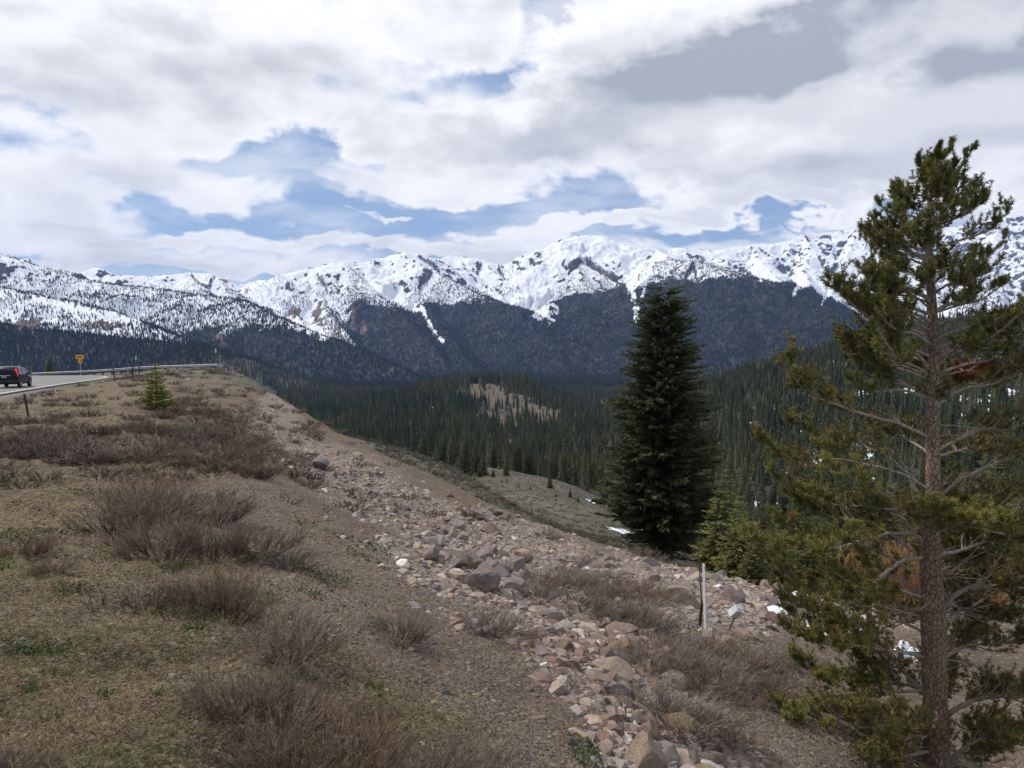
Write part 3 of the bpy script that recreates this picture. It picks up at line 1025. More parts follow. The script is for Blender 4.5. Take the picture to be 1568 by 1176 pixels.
class Soup:
    def __init__(s):
        s.V, s.T, s.Q, s.C, s.n = [], [], [], [], 0

    def add(s, V, F, c=(0, 0, 0)):
        V = np.asarray(V, float); F = np.asarray(F, int)
        (s.T if F.shape[1] == 3 else s.Q).append(F + s.n)
        s.V.append(V)
        c = np.asarray(c, float)
        s.C.append(np.broadcast_to(c, (len(V), 3)) if c.ndim == 1 else c)
        s.n += len(V)

    def mesh(s, name, mats, smooth=False, col=True):
        Fs = []
        if s.T: Fs.append(np.vstack(s.T))
        if s.Q: Fs.append(np.vstack(s.Q))
        return mesh_np(name, np.vstack(s.V), Fs, mats, smooth, np.vstack(s.C) if col else None)


def fir_meshes(h, spread, whorls, per, twigs, seed, base=0.04, colour=((0.030, 0.045, 0.022), (0.075, 0.085, 0.032)), tl_k=1.0, zj=0.0, droop=0.35, twig_w=0.10, prof=None, name='fir'):
    """trunk + crown of flattened drooping sprays; h in metres"""
    r = np.random.default_rng(seed)
    tr = Soup()
    zs = np.linspace(-0.3, h * 0.97, 14)
    lean = r.normal(0, 0.01, 2)
    path = np.stack([lean[0] * zs + 0.02 * np.sin(zs), lean[1] * zs, zs], 1)
    tr.add(*tube(path, 0.017 * h * (1 - zs / h) ** 0.8 + 0.01, 9))
    P_, D_, N_, L_, W_, C_ = [], [], [], [], [], []
    c0, c1 = np.array(colour[0]), np.array(colour[1])
    for k in range(whorls):
        f = (k + r.uniform(-.3, .3)) / whorls
        f = min(max(f, 0), 0.995)
        z = h * (base + (1 - base) * f)
        rad = spread * (prof(f) if prof else (1 - f) ** 0.8)
        a0 = r.uniform(0, 6.28)
        for j in range(per):
            a = a0 + 6.283 * j / per + r.normal(0, .25)
            L = rad * r.uniform(0.62, 1.12) + 0.03 * h * 0.5
            n_t = max(4, int(twigs * (0.35 + 0.65 * L / (spread + .01))))
            t = (np.arange(n_t) + r.random(n_t)) / n_t
            t = 0.12 + 0.88 * t
            up = 0.25 * f + r.normal(0, 0.06)
            d = np.array([math.cos(a), math.sin(a), 0])
            side = np.array([-math.sin(a), math.cos(a), 0])
            pz = z + r.normal(0, zj) * h / whorls + L * (up * t - droop * t ** 1.6 + 0.10 * t ** 4)
            p = np.stack([d[0] * L * t, d[1] * L * t, pz], 1)
            sg = np.where(r.random(n_t) < .5, -1, 1)
            tl = L * (0.38 * (1 - 0.75 * t) + 0.10) * r.uniform(.7, 1.3, n_t) * tl_k + 0.02 * h * 0.3 * tl_k ** 2
            dirv = d[None] * (0.75 + .3 * t[:, None]) + side[None] * (sg * r.uniform(0.4, 1.0, n_t) * (1 - .55 * t))[:, None] + np.stack([np.zeros(n_t), np.zeros(n_t), r.normal(-0.12, 0.22, n_t)], 1)
            dirv /= np.linalg.norm(dirv, axis=1)[:, None]
            P_.append(p); D_.append(dirv); L_.append(tl)
            W_.append(tl * twig_w * 2.6 * r.uniform(.7, 1.3, n_t))
            kk = np.clip(r.normal(0.40, 0.2) + 0.35 * t + r.normal(0, .15, n_t), 0, 1)[:, None]
            C_.append(c0 * (1 - kk) + c1 * kk)
    P_, D_, L_, W_, C_ = map(np.concatenate, (P_, D_, L_, W_, C_))
    N = len(P_)
    S_ = np.cross(D_, np.array([0, 0, 1.0]) + r.normal(0, 0.5, (N, 3)))
    S_ /= np.linalg.norm(S_, axis=1)[:, None]
    U_ = np.cross(S_, D_)
    w = W_[:, None]
    p0 = P_
    p1 = P_ + D_ * L_[:, None] * 0.45 + S_ * w * 0.5 - U_ * w * .12
    p2 = P_ + D_ * L_[:, None] * 0.45 - S_ * w * 0.5 - U_ * w * .12
    p3 = P_ + D_ * L_[:, None] + U_ * w * 0.1
    p4 = P_ + D_ * L_[:, None] * 0.55 + U_ * w * 0.25
    V = np.stack([p0, p1, p3, p2, p4], 1).reshape(-1, 3)
    b_ = np.arange(N)[:, None] * 5
    F = np.concatenate([b_ + [0, 1, 4], b_ + [1, 2, 4], b_ + [2, 3, 4], b_ + [3, 0, 4]])
    cr = mesh_np(name + '_crown', V, F, [m_needle], col=np.repeat(C_, 5, 0))
    return tr.mesh(name + '_trunk', [m_bark], True, False), cr


def plant(name, meshes, loc, sc=1.0, rz=0.0, label=None, cat='tree', group=None, w=1.0):
    e = bpy.data.objects.new(name, None)
    e.empty_display_size = 0.3
    COL.objects.link(e)
    e.location = tuple(loc)
    e.scale = (sc * w, sc * w, sc)
    e.rotation_euler = (0, 0, rz)
    obj('trunk', meshes[0], e)
    obj('crown', meshes[1], e)
    tag(e, label, cat, group)
    return e


# conifers of the nearer woods, as single trees
PINES = [fir_meshes(10.0, r_ * 1.15, 30, 9, 9, 100 + i, droop=dr, twig_w=.24, colour=cc, name='wood_fir') for i, (r_, dr, cc) in enumerate([
    (1.5, .3, ((0.045, 0.06, 0.028), (0.11, 0.115, 0.045))), (1.25, .35, ((0.05, 0.062, 0.028), (0.13, 0.125, 0.046))),
    (1.7, .3, ((0.026, 0.038, 0.020), (0.060, 0.070, 0.030))), (1.1, .4, ((0.048, 0.06, 0.028), (0.115, 0.12, 0.046))), (1.4, .35, ((0.030, 0.042, 0.022), (0.07, 0.078, 0.032)))])]
for k in near_ids:
    x, y, z = Pm[k]
    u_, v_ = to_pix(x, y, z)
    if u_ > 1000:
        lab, gp = 'tall narrow conifer in the dense wood on the slope behind the large pine', 'conifers on the wooded slope at the right'
    else:
        lab, gp = 'dark conifer in the dense wood beyond the sagebrush clearing', 'conifers of the wood beyond the clearing'
    plant('conifer_tree', PINES[int(rt.integers(0, 5))], (x, y, z - .3), hm[k] / 10.0, rt.uniform(0, 6.28), lab, 'tree', gp, w=rt.uniform(.85, 1.15))

# the dark clump behind the sage bulge (u, top v, distance, height), and small firs of the clearing
for u_, vt, y, lb in [(648, 657, 235, 'broad dark conifer at the left end of the clump beyond the sage slope'), (668, 680, 225, 'shorter conifer just right of the clump\'s left end'), (690, 664, 232, 'conifer left of the tallest tree in the clump beyond the sage slope'),
                      (712, 651, 228, 'tallest conifer of the dark clump beyond the sage slope'), (729, 668, 232, 'narrow conifer directly right of the clump\'s tallest tree'), (741, 690, 222, 'low conifer at the right foot of the dark clump'),
                      (700, 700, 218, 'small conifer in front of the dark clump beyond the sage slope'), (775, 702, 226, 'middle-sized conifer standing alone right of the dark clump'), (755, 715, 215, 'small conifer at the corner where the clearing meets the wood'),
                      (735, 705, 216, 'olive conifer at the foot of the clump where the sage slope ends'), (660, 700, 220, 'half hidden conifer behind the sage slope, left of the clump'),
                      (842, 722, 186, 'dark rounded conifer on the upper edge of the sage clearing'), (873, 745, 160, 'bushy conifer near the snow streak at the clearing edge'), (885, 755, 150, 'lower bushy conifer touching the one by the snow streak'),
                      (776, 739, 182, 'tiny conifer, leftmost of the small ones on the sage clearing'), (794, 742, 160, 'small dark conifer, left one of the pair on the sage clearing'), (812, 743, 158, 'slim small conifer, right one of the pair on the sage clearing'), (851, 762, 150, 'tiny conifer low on the clearing below the rounded conifer')]:
    g = foot(u_, y)
    t = at(u_, vt, y)
    hgt_ = max(1.2, t[2] - g[2])
    plant('conifer_tree', PINES[(int(u_) // 7) % 5], g, hgt_ / 10.0 * 1.0, u_, lb, 'tree', None, w=1.25 if hgt_ < 6 else 1.15)

# the big dense spruce and its neighbours
def spruce_prof(f):
    return np.interp(f, [0, .08, .16, .28, .4, .55, .68, .8, .92, .98, 1.0], [.35, .62, 1.0, .85, .82, .78, .60, .50, .43, .32, .10]) * (1 + .10 * math.sin(f * 37) + .07 * math.sin(f * 83))
g = foot(1012, 46.0)
t = at(1030, 447, 46.0)
SP1 = fir_meshes(t[2] - g[2], 3.35, 74, 19, 60, 31, base=0.04, colour=((0.022, 0.030, 0.014), (0.064, 0.068, 0.026)), droop=0.12, twig_w=.10, tl_k=.55, zj=1.6, prof=spruce_prof, name='spruce')
plant('spruce_tree', SP1, g, 1.0, 0.3, 'big dense dark spruce rising behind the pale boulders, its thick trunk by a snow patch', 'tree')
yg = ((0.07, 0.082, 0.024), (0.18, 0.17, 0.045))
SP2 = fir_meshes(6.0, 1.7, 26, 10, 14, 32, colour=yg, droop=0.2, twig_w=.15, name='young_fir')
SP3 = fir_meshes(6.0, 1.5, 26, 10, 14, 33, colour=yg, droop=0.15, twig_w=.15, name='young_fir')
for i, (u_, vt, y, lb) in enumerate([(1108, 715, 40, 'yellow-green conifer close at the right side of the big dark spruce'), (1130, 755, 37, 'yellow-green conifer in front, second from the big dark spruce'), (1185, 775, 44, 'pointed yellow-green conifer standing free in the dark gully'), (1155, 800, 34, 'low olive conifer behind the pine\'s lowest left bough'), (1235, 790, 40, 'olive conifer half hidden by the left boughs of the pine'), (1290, 760, 60, 'tall dull conifer in the gully behind the pine\'s trunk'), (1520, 700, 55, 'tall conifer in the gully at the frame\'s right edge'), (1360, 740, 75, 'conifer in the gully just left of the pine trunk, above the orange willow')]):
    g = foot(u_, y)
    t = at(u_, vt, y)
    plant('conifer_tree', (SP2, SP3)[i % 2], g, (t[2] - g[2]) / 6.0, i * 1.3, lb, 'tree', None, w=1.0 if i != 1 else 1.1)

# young pine in the open, and the one beyond the road
YG2 = fir_meshes(1.9, 0.58, 17, 10, 26, 41, base=.05, colour=((0.09, 0.11, 0.025), (0.26, 0.23, 0.045)), droop=-0.10, twig_w=.13, name='young_pine')
g = ground_at(240, 628, 80)
t = at(238, 553, g[1])
plant('young_pine_tree', YG2, g, (t[2] - g[2]) / 1.9, 1.0, 'small bright green young conifer among grey brush left of the slope edge', 'tree')
g = foot(76, 128)
t = at(76, 541, 128)
plant('conifer_tree', PINES[1], g, (t[2] - g[2]) / 10.0 , 0.4, 'lone dark conifer behind the guardrail between the car and the arrow sign', 'tree', w=1.6)

# ------------------------------------------------------------------ the large pine at the right
m_pbark, n, b = material('scaly_pine_bark')
tcx = n.new('ShaderNodeTexCoord').outputs['Object']
mp = n.new('ShaderNodeMapping'); n.l.new(tcx, mp.inputs[0]); mp.inputs['Scale'].default_value = (26, 26, 13)
warpn = n.new('ShaderNodeTexNoise'); n.l.new(mp.outputs[0], warpn.inputs['Vector']); warpn.inputs['Scale'].default_value = 1.3
vw = n.vmath('ADD', mp.outputs[0], n.vmath('MULTIPLY', warpn.outputs['Color'], (0.9, 0.9, 0.9)))
vd = n.voro(vw, 1.0, 'DISTANCE_TO_EDGE')
vc = n.new('ShaderNodeSeparateColor'); n.l.new(n.voro(vw, 1.0, 'F1', 'Color'), vc.inputs[0])
nz = n.noise(tcx, 60, 5, 0.65)
plate = n.mix(vc.outputs[0], (0.22, 0.12, 0.072), (0.38, 0.235, 0.15))
plate = n.mix(n.ramp(nz, 0.3, 0.7), plate, (0.28, 0.22, 0.18))
n.l.new(n.mix(n.ramp(vd, 0.0, 0.10), (0.11, 0.068, 0.045), plate), b.inputs['Base Color'])
n.l.new(n.bump(n.math('ADD', n.ramp(vd, 0, 0.16), n.math('MULTIPLY', nz, 0.5)), 0.9, 0.012), b.inputs['Normal'])
m_pbranch = plain('grey_pine_branch', (0.30, 0.25, 0.205), 0.9, var=0.45, scale=40, spec=0.1)

PY = 9.0
rp = np.random.default_rng(77)
pine = bpy.data.objects.new('pine_tree', None)
COL.objects.link(pine)
pf = foot(1434, PY)
pine.location = tuple(pf)
tag(pine, 'large open-crowned pine with scaly reddish trunk and bare grey limbs, nearest tree at the right', 'tree')
TR = [(1436, 1260, 21), (1434, 1176, 19.5), (1433, 1100, 18.6), (1430, 1000, 18.4), (1429, 950, 18.6), (1427, 900, 16.5), (1424, 850, 14.5), (1426, 800, 11.5), (1429, 750, 10.4), (1429, 700, 10.0), (1428, 650, 9.8), (1429, 600, 9.2), (1430, 550, 8.6), (1429, 500, 7.4), (1426, 450, 6.6), (1423, 400, 5.6), (1422, 350, 4.7), (1424, 300, 3.6), (1430, 262, 2.6), (1435, 240, 1.6)]


def P3(u, v, y=PY):
    return at(u, v, y) - pf


tp = np.array([P3(u, v) for u, v, r in TR])
trr = np.array([r / FPX * PY for u, v, r in TR])
dense = np.linspace(0, len(TR) - 1, 120)
tp2 = np.stack([np.interp(dense, np.arange(len(TR)), tp[:, i]) for i in range(3)], 1)
tr2 = np.interp(dense, np.arange(len(TR)), trr) * (1 + 0.03 * rp.normal(size=120))
tpv, tpf = tube(tp2, tr2, 22)
tpv = tpv + rp.normal(0, 0.0022, tpv.shape)
obj('trunk', mesh_np('pine_trunk', tpv, tpf, [m_pbark], smooth=True), pine)


def trunk_at(v):
    vs = np.array([t[1] for t in TR])[::-1]
    return np.array([np.interp(v, vs, tp[::-1, i]) for i in range(3)]), float(np.interp(v, vs, trr[::-1]))


C_GR0, C_GR1 = np.array([0.062, 0.082, 0.020]), np.array([0.27, 0.25, 0.045])
C_TIP = np.array([0.34, 0.18, 0.045])
C_RED = np.array([0.26, 0.07, 0.035])


def tufts(P, D, size, kind, r, nn=30):
    """brushes of needles round shoot tips; P,D (k,3)"""
    k = len(P)
    D = D / (np.linalg.norm(D, axis=1)[:, None] + 1e-9)
    a = r.normal(size=(k, nn, 3))
    a -= (a * D[:, None]).sum(-1, keepdims=True) * D[:, None]
    a /= np.linalg.norm(a, axis=-1, keepdims=True)
    t = r.random((k, nn, 1))
    fw = r.uniform(-0.05, 1.15, (k, nn, 1)) * (0.4 + t)
    d = a + D[:, None] * fw
    d /= np.linalg.norm(d, axis=-1, keepdims=True)
    L = size[:, None, None] * r.uniform(.7, 1.15, (k, nn, 1))
    p0 = P[:, None] - D[:, None] * size[:, None, None] * 0.95 * (1 - t)
    s = np.cross(d, a + 0.3 * r.normal(size=(k, nn, 3)))
    s /= np.linalg.norm(s, axis=-1, keepdims=True) + 1e-9
    w = 0.0036
    V = np.stack([p0 - s * w, p0 + s * w, p0 + d * L], 2).reshape(-1, 3)
    F = np.arange(len(V)).reshape(-1, 3)
    g = np.clip(r.normal(0.45, 0.22, (k, 1)) + r.normal(0, .15, (k, nn)), 0, 1)[..., None]
    C = C_GR0 * (1 - g) + C_GR1 * g
    if kind == 'red':
        C = np.broadcast_to(C_RED, C.shape) * r.uniform(.6, 1.4, (k, nn, 1))
    else:
        orange = (r.random((k, 1, 1)) < kind) & (t > 0.72)
        C = np.where(orange, C_TIP * r.uniform(.6, 1.2, (k, nn, 1)), C)
    C = np.repeat(C.reshape(-1, 3), 3, 0)
    return V, F, C


def limb(pts, r0, leaf_from=0.45, nsec=12, reach=0.45, lift=0.5, kind=0.25, dead=0.15, size=0.048, tw=30):
    """one limb: curved wood with side shoots, needle brushes near the ends"""
    r = rp
    pts = np.array(pts)
    m = 26
    q = np.linspace(0, len(pts) - 1, m)
    # smooth the hand-set points
    ax = resample(pts, 6) if len(pts) > 2 else pts
    q = np.linspace(0, len(ax) - 1, m)
    ax = np.stack([np.interp(q, np.arange(len(ax)), ax[:, i]) for i in range(3)], 1)
    seg = np.linalg.norm(np.diff(ax, axis=0), axis=1).sum()
    ax[1:] += np.cumsum(r.normal(0, 0.0035 * seg, (m - 1, 3)), 0) * 0.6
    t = np.linspace(0, 1, m)
    wood = Soup()
    wood.add(*tube(ax, r0 * (1 - 0.82 * t ** 0.8) + 0.003, 8))
    TP, TD, TS_ = [], [], []
    tang = np.gradient(ax, axis=0)
    tang /= np.linalg.norm(tang, axis=1)[:, None]

    def shoot(p, d, L, rr, depth, leafy):
        k = 7
        s = np.linspace(0, 1, k)[:, None]
        up = np.array([0, 0, 1.0])
        c = p + d * L * s + up * (lift * L * s ** 2 * (0.55 if leafy else 0.1)) + np.cumsum(r.normal(0, 0.018 * L, (k, 3)), 0)
        wood.add(*tube(c, rr * (1 - 0.75 * s[:, 0]) + 0.0013, 5 if depth == 0 else 4))
        e = c[-1] - c[-2]
        e = e / np.linalg.norm(e)
        if leafy:
            TP.append(c[-1]); TD.append(e); TS_.append(size * r.uniform(.85, 1.25))
            for f in (0.72, .45) if depth else (0.75,):
                if r.random() < 0.7:
                    i = int(f * (k - 1))
                    TP.append(c[i]); TD.append(e * .8 + r.normal(0, .35, 3)); TS_.append(size * r.uniform(.7, 1.0))
        if depth == 0:
            for _ in range(int(r.integers(3, 6) if leafy else r.integers(1, 4))):
                i = int(r.integers(2, k - 1))
                dd = e + r.normal(0, 0.65, 3) + np.array([0, 0, .25 if leafy else -.1])
                dd /= np.linalg.norm(dd)
                shoot(c[i], dd, L * r.uniform(.3, .6), rr * .55, 1, leafy)

    for j in range(nsec):
        f = r.uniform(0.12, 1.0) if j % 3 == 0 else r.uniform(leaf_from, 1.0)
        i = min(m - 1, int(f * (m - 1)))
        leafy = f > leaf_from * 0.9
        if not leafy and r.random() > dead * 4:
            continue
        side = np.cross(tang[i], [0, 0, 1.0]) * (1 if r.random() < .5 else -1)
        d = tang[i] * r.uniform(.35, 1.0) + side * r.uniform(.35, 1.0) + np.array([0, 0, r.uniform(-.25, .55)])
        d /= np.linalg.norm(d)
        shoot(ax[i], d, reach * r.uniform(.5, 1.1) * (1.15 - 0.5 * f) * (1 if leafy else .8), max(0.004, r0 * 0.28), 0, leafy)
    for f in np.linspace(max(leaf_from, .6), 1, 6):
        i = min(m - 1, int(f * (m - 1)))
        TP.append(ax[i]); TD.append(tang[i] + r.normal(0, .25, 3)); TS_.append(size * 1.1)
    me = wood.mesh('pine_branch', [m_pbranch], True, False)
    bo = obj('branch', me, pine)
    if TP:
        V, F, C = tufts(np.array(TP), np.array(TD), np.array(TS_), kind, r, tw)
        obj('needles', mesh_np('pine_needles', V, F, [m_needle], col=C), bo)
    return len(TP)


def pxl(lst, dy0, dy1):
    """pixel list -> 3-D points, depth drifting from dy0 to dy1 along the limb"""
    k = len(lst)
    return [P3(u, v, PY + dy0 + (dy1 - dy0) * i / (k - 1)) for i, (u, v) in enumerate(lst)]


PXR = PY / FPX
LIMBS = [
 # left, as they stand in the place
 ([(1421,669),(1374,647),(1316,632),(1262,610),(1225,588),(1207,562)], 5.2, -.5, .50, 20, .42),
 ([(1421,749),(1389,730),(1345,715),(1301,705),(1269,690)], 4.5, .3, .60, 9, .38),
 ([(1345,716),(1290,702),(1232,698),(1188,690),(1156,664)], 2.6, -.35, .55, 12, .25),
 ([(1408,789),(1374,771),(1335,750),(1296,732),(1240,716)], 4.5, -.4, .55, 12, .40),
 ([(1418,832),(1394,816),(1345,820),(1296,835),(1240,845),(1180,835),(1135,818)], 5.5, -.6, .40, 34, .42),
 ([(1418,852),(1374,860),(1335,894),(1306,919),(1262,936),(1205,925)], 6.0, -.9, .45, 28, .42),
 ([(1418,1007),(1374,997),(1325,990),(1267,986),(1215,970)], 4.5, -.5, .45, 24, .40),
 ([(1418,1083),(1374,1102),(1325,1100),(1286,1095),(1247,1108),(1198,1085)], 6.0, -.7, .40, 26, .42),
 ([(1418,919),(1389,894),(1365,879),(1316,855)], 5.5, .9, .55, 10, .4),
 ([(1423,565),(1397,534),(1366,512),(1327,485),(1290,455),(1272,440)], 5.0, -.4, .45, 22, .36),
 ([(1427,618),(1401,595),(1358,575),(1323,548),(1290,515)], 4.5, .3, .45, 20, .38),
 ([(1421,500),(1390,480),(1350,470),(1310,462)], 3.4, .5, .35, 16, .30),
 ([(1421,470),(1397,452),(1360,440),(1330,420)], 3.2, -.4, .3, 18, .28),
 # right
 ([(1441,757),(1472,732),(1517,710),(1568,700),(1630,690)], 5.0, -.4, .55, 18, .40),
 ([(1441,933),(1472,904),(1521,889),(1561,879),(1640,872)], 8.0, -.6, .45, 22, .5),
 ([(1444,953),(1492,928),(1541,894),(1600,880)], 6.5, .6, .45, 20, .5),
 ([(1448,1095),(1487,1075),(1526,1068),(1568,1065),(1650,1058)], 8.0, -.6, .45, 22, .5),
 ([(1448,1171),(1487,1139),(1530,1130),(1590,1140)], 7.0, -.5, .4, 18, .45),
 ([(1437,559),(1452,544),(1487,530),(1520,512),(1560,495)], 4.5, -.3, .45, 20, .38),
 ([(1438,618),(1476,595),(1522,587),(1566,567),(1620,550)], 4.8, -.4, .45, 20, .40),
 ([(1436,690),(1465,672),(1500,660),(1560,655),(1610,640)], 4.2, .3, .42, 18, .40),
 ([(1438,800),(1475,790),(1520,770),(1580,760)], 5.0, .6, .35, 18, .42),
 ([(1438,850),(1480,840),(1530,820),(1590,815)], 5.5, .4, .35, 20, .45),
 ([(1440,1010),(1480,990),(1530,985),(1600,975)], 6.0, .5, .3, 20, .45),
 # towards the camera and away
 ([(1426,815),(1440,812),(1470,805),(1500,800),(1530,812)], 4.0, -1.5, .25, 40, .36),
 ([(1426,815),(1415,800),(1405,790),(1440,785)], 3.0, -1.2, .25, 26, .30),
 ([(1430,1100),(1400,1110),(1370,1125),(1320,1140)], 5.5, -1.2, .3, 26, .42),
 ([(1430,1150),(1380,1160),(1330,1165),(1270,1160)], 5.5, -.9, .3, 28, .42),
 ([(1430,940),(1400,950),(1350,960),(1290,955)], 4.5, 1.4, .3, 20, .42),
 ([(1430,1060),(1390,1050),(1340,1045),(1280,1040)], 4.5, 1.0, .3, 22, .42),
 ([(1430,880),(1470,860),(1520,850),(1580,855)], 5.0, 1.4, .3, 22, .45),
 ([(1430,700),(1400,680),(1370,665),(1330,650)], 4.0, 1.1, .4, 16, .40),
 ([(1430,700),(1460,690),(1500,690),(1560,700)], 4.0, 1.2, .4, 18, .40),
 ([(1428,620),(1450,600),(1480,590),(1520,590)], 3.5, 1.2, .3, 16, .36),
]
cnt = 0
for pts, wpx, dy, lf, ns, reach in LIMBS:
    kd = 0.45 if pts[-1][1] > 540 else 0.15
    cnt += limb(pxl(pts, 0, dy), wpx * PXR / 2, lf * .85, int(ns * 1.7), reach, 0.5, kd, size=0.05)
for v in np.arange(760, 1190, 27.0):
    c, tr_ = trunk_at(v)
    for sgn in (-1, 1):
        a = (math.pi if sgn < 0 else 0) - sgn * rp.uniform(-.2, 1.1)      # mostly behind the trunk as seen from the road
        half = float(np.interp(v, [560, 700, 850, 1000, 1150], [190, 235, 290, 250, 230])) * PXR
        L = half * rp.uniform(.6, 1.0)
        d = np.array([math.cos(a), abs(math.sin(a)) * 1.0, 0])
        dr = rp.uniform(-.30, .30)
        pts = [c, c + d * L * .35 + [0, 0, L * dr], c + d * L * .7 + [0, 0, L * dr * 1.2], c + d * L + [0, 0, L * (dr + .18)]]
        cnt += limb(pts, tr_ * rp.uniform(.10, .16), 0.22, int(20 + 12 * L), 0.36, 0.5, .3, size=0.046)
# the upswept crown above
for v in np.r_[np.arange(285, 345, 7.5), np.arange(345, 470, 8.0), np.arange(472, 620, 12.0)]:
    c, tr_ = trunk_at(v)
    half = float(np.interp(v, [225, 250, 300, 350, 380, 430, 480, 560, 640], [26, 58, 84, 96, 110, 128, 145, 170, 190])) * PXR
    for j in range(2 if v < 560 else 2):
        a = rp.uniform(0, 6.283)
        L = half * rp.uniform(.6, .95)
        d = np.array([math.cos(a), math.sin(a) * .9, 0])
        up = (0.5 if v < 330 else (0.48 if v < 450 else 0.36)) * rp.uniform(.6, 1.3)
        v = v + rp.normal(0, 5)
        c, tr_ = trunk_at(v)
        pts = [c, c + d * L * .35 + [0, 0, L * .12], c + d * L * .7 + [0, 0, L * up * .45], c + d * L + [0, 0, L * up * .95]]
        cnt += limb(pts, tr_ * rp.uniform(.24, .34), 0.42, int(5 + 8 * L), 0.17 + 0.12 * L, 0.7, 0.2, size=0.043)
c, _ = trunk_at(252)
for k in range(5):
    a = k * 1.3
    cnt += limb([c + [0, 0, -.1 * k], c + [.10 * math.cos(a), .10 * math.sin(a), .08 - .1 * k], c + [.17 * math.cos(a), .17 * math.sin(a), .24 - .1 * k]], 0.008, 0.1, 6, 0.14, 0.8, 0.1, size=.05)
cnt += limb([c, c + [0.02, 0, .12], c + [.05, 0, .22]], 0.01, 0.05, 6, 0.10, 0.9, 0.1, size=.05)
# the dead rusty spray and the hooked bare snag
limb(pxl([(1445,575),(1470,568),(1495,562),(1515,560)], 0, .5), 0.012, 0.25, 26, 0.26, -0.1, 'red', 0, size=.05)
limb(pxl([(1433,1083),(1430,1110),(1409,1134),(1382,1142)], -.15, -.35), 0.024, 2.0, 0, .1, 0, 0.1)
for k in range(12):                       # bare dead twigs low on the trunk
    v = rp.uniform(640, 1150)
    c, tr_ = trunk_at(v)
    a = rp.uniform(2.4, 7.0)
    L = rp.uniform(.35, .9)
    d = np.array([math.cos(a), math.sin(a), rp.uniform(-.15, .25)])
    twg_ = Soup()
    ax_ = c + d * (L * np.linspace(0, 1, 8))[:, None] + np.cumsum(rp.normal(0, .012, (8, 3)), 0)
    twg_.add(*tube(ax_, np.linspace(.008, .002, 8), 5))
    for q in range(5):
        i = int(rp.integers(2, 7)); dd = d + rp.normal(0, .6, 3)
        twg_.add(*tube(ax_[i] + dd * (L * .4 * np.linspace(0, 1, 4))[:, None] + rp.normal(0, .008, (4, 3)), np.linspace(.004, .0015, 4), 4))
    obj('dead_twig', twg_.mesh('dead_twig', [m_pbranch], True, False), pine)
print('pine tufts', cnt)

# ------------------------------------------------------------------ stones, brush and grass on the near hillside
def cellmean(G):
    return 0.25 * (G[:-1, :-1] + G[1:, :-1] + G[:-1, 1:] + G[1:, 1:])


r0_ = 14                                         # rows before this lie beside and behind the camera
GX_, GY_, GZ_, GU, GV = Xn[r0_:], Yn[r0_:], Zn[r0_:], Un[r0_:], Vn[r0_:]
visn, _ = seen(GX_, GY_, GZ_, None, 0.15)
CU, CV = cellmean(GU), cellmean(GV)
CVIS = cellmean(visn.astype(float)) > 0.4
CA = np.abs((GU[:-1, 1:] - GU[:-1, :-1]) * (GV[1:, :-1] - GV[:-1, :-1]))       # size in the picture
CW = np.abs((GX_[:-1, 1:] - GX_[:-1, :-1]) * (GY_[1:, :-1] - GY_[:-1, :-1]))   # square metres
CFR = (CU > -60) & (CU < 1640) & (CV < 1260)
C_st, C_ru, C_sg, C_gr, C_sh = [cellmean(a[r0_:]) for a in (straw, rub, sagen, green, shoulder)]
CY = cellmean(GY_)


def pick(n, wgt, r):
    """n ground points, chance by weight per cell"""
    p = (wgt * CVIS * CFR).ravel()
    p = p / p.sum()
    ix = r.choice(len(p), n, p=p)
    i, j = np.unravel_index(ix, CU.shape)
    a, e = r.random(n), r.random(n)
    f = lambda G: (G[i, j] * (1 - a) + G[i + 1, j] * a) * (1 - e) + (G[i, j + 1] * (1 - a) + G[i + 1, j + 1] * a) * e
    return np.stack([f(GX_), f(GY_), f(GZ_)], 1), CU[i, j], CV[i, j]


def ico(sub):
    import bmesh
    bm = bmesh.new()
    bmesh.ops.create_icosphere(bm, subdivisions=sub, radius=1)
    V = np.array([v.co[:] for v in bm.verts]); F = np.array([[q.index for q in f.verts] for f in bm.faces])
    bm.free()
    return V, F


I1, I2, I3 = ico(1), ico(2), ico(3)


def stone(seed, base, cuts=11, flat=0.62, rough=0.03, rnd=False):
    """angular block: a ball cut by random planes, squashed"""
    r = np.random.default_rng(seed)
    V, F = base
    V = V.copy() * 1.25
    for _ in range(cuts):
        nrm = r.normal(size=3); nrm /= np.linalg.norm(nrm)
        h = r.uniform(0.5, 0.9) if not rnd else r.uniform(.95, 1.15)
        d = V @ nrm
        V = V - np.maximum(d - h, 0)[:, None] * nrm
    V = V * [1, r.uniform(.65, .95), flat * r.uniform(.8, 1.25)]
    V += rough * .6 * r.normal(size=V.shape)
    V[:, 2] -= V[:, 2].min() * 0.45
    V[:, 2] -= 0.42 * (V[:, 2].max() - V[:, 2].min())
    return V, F


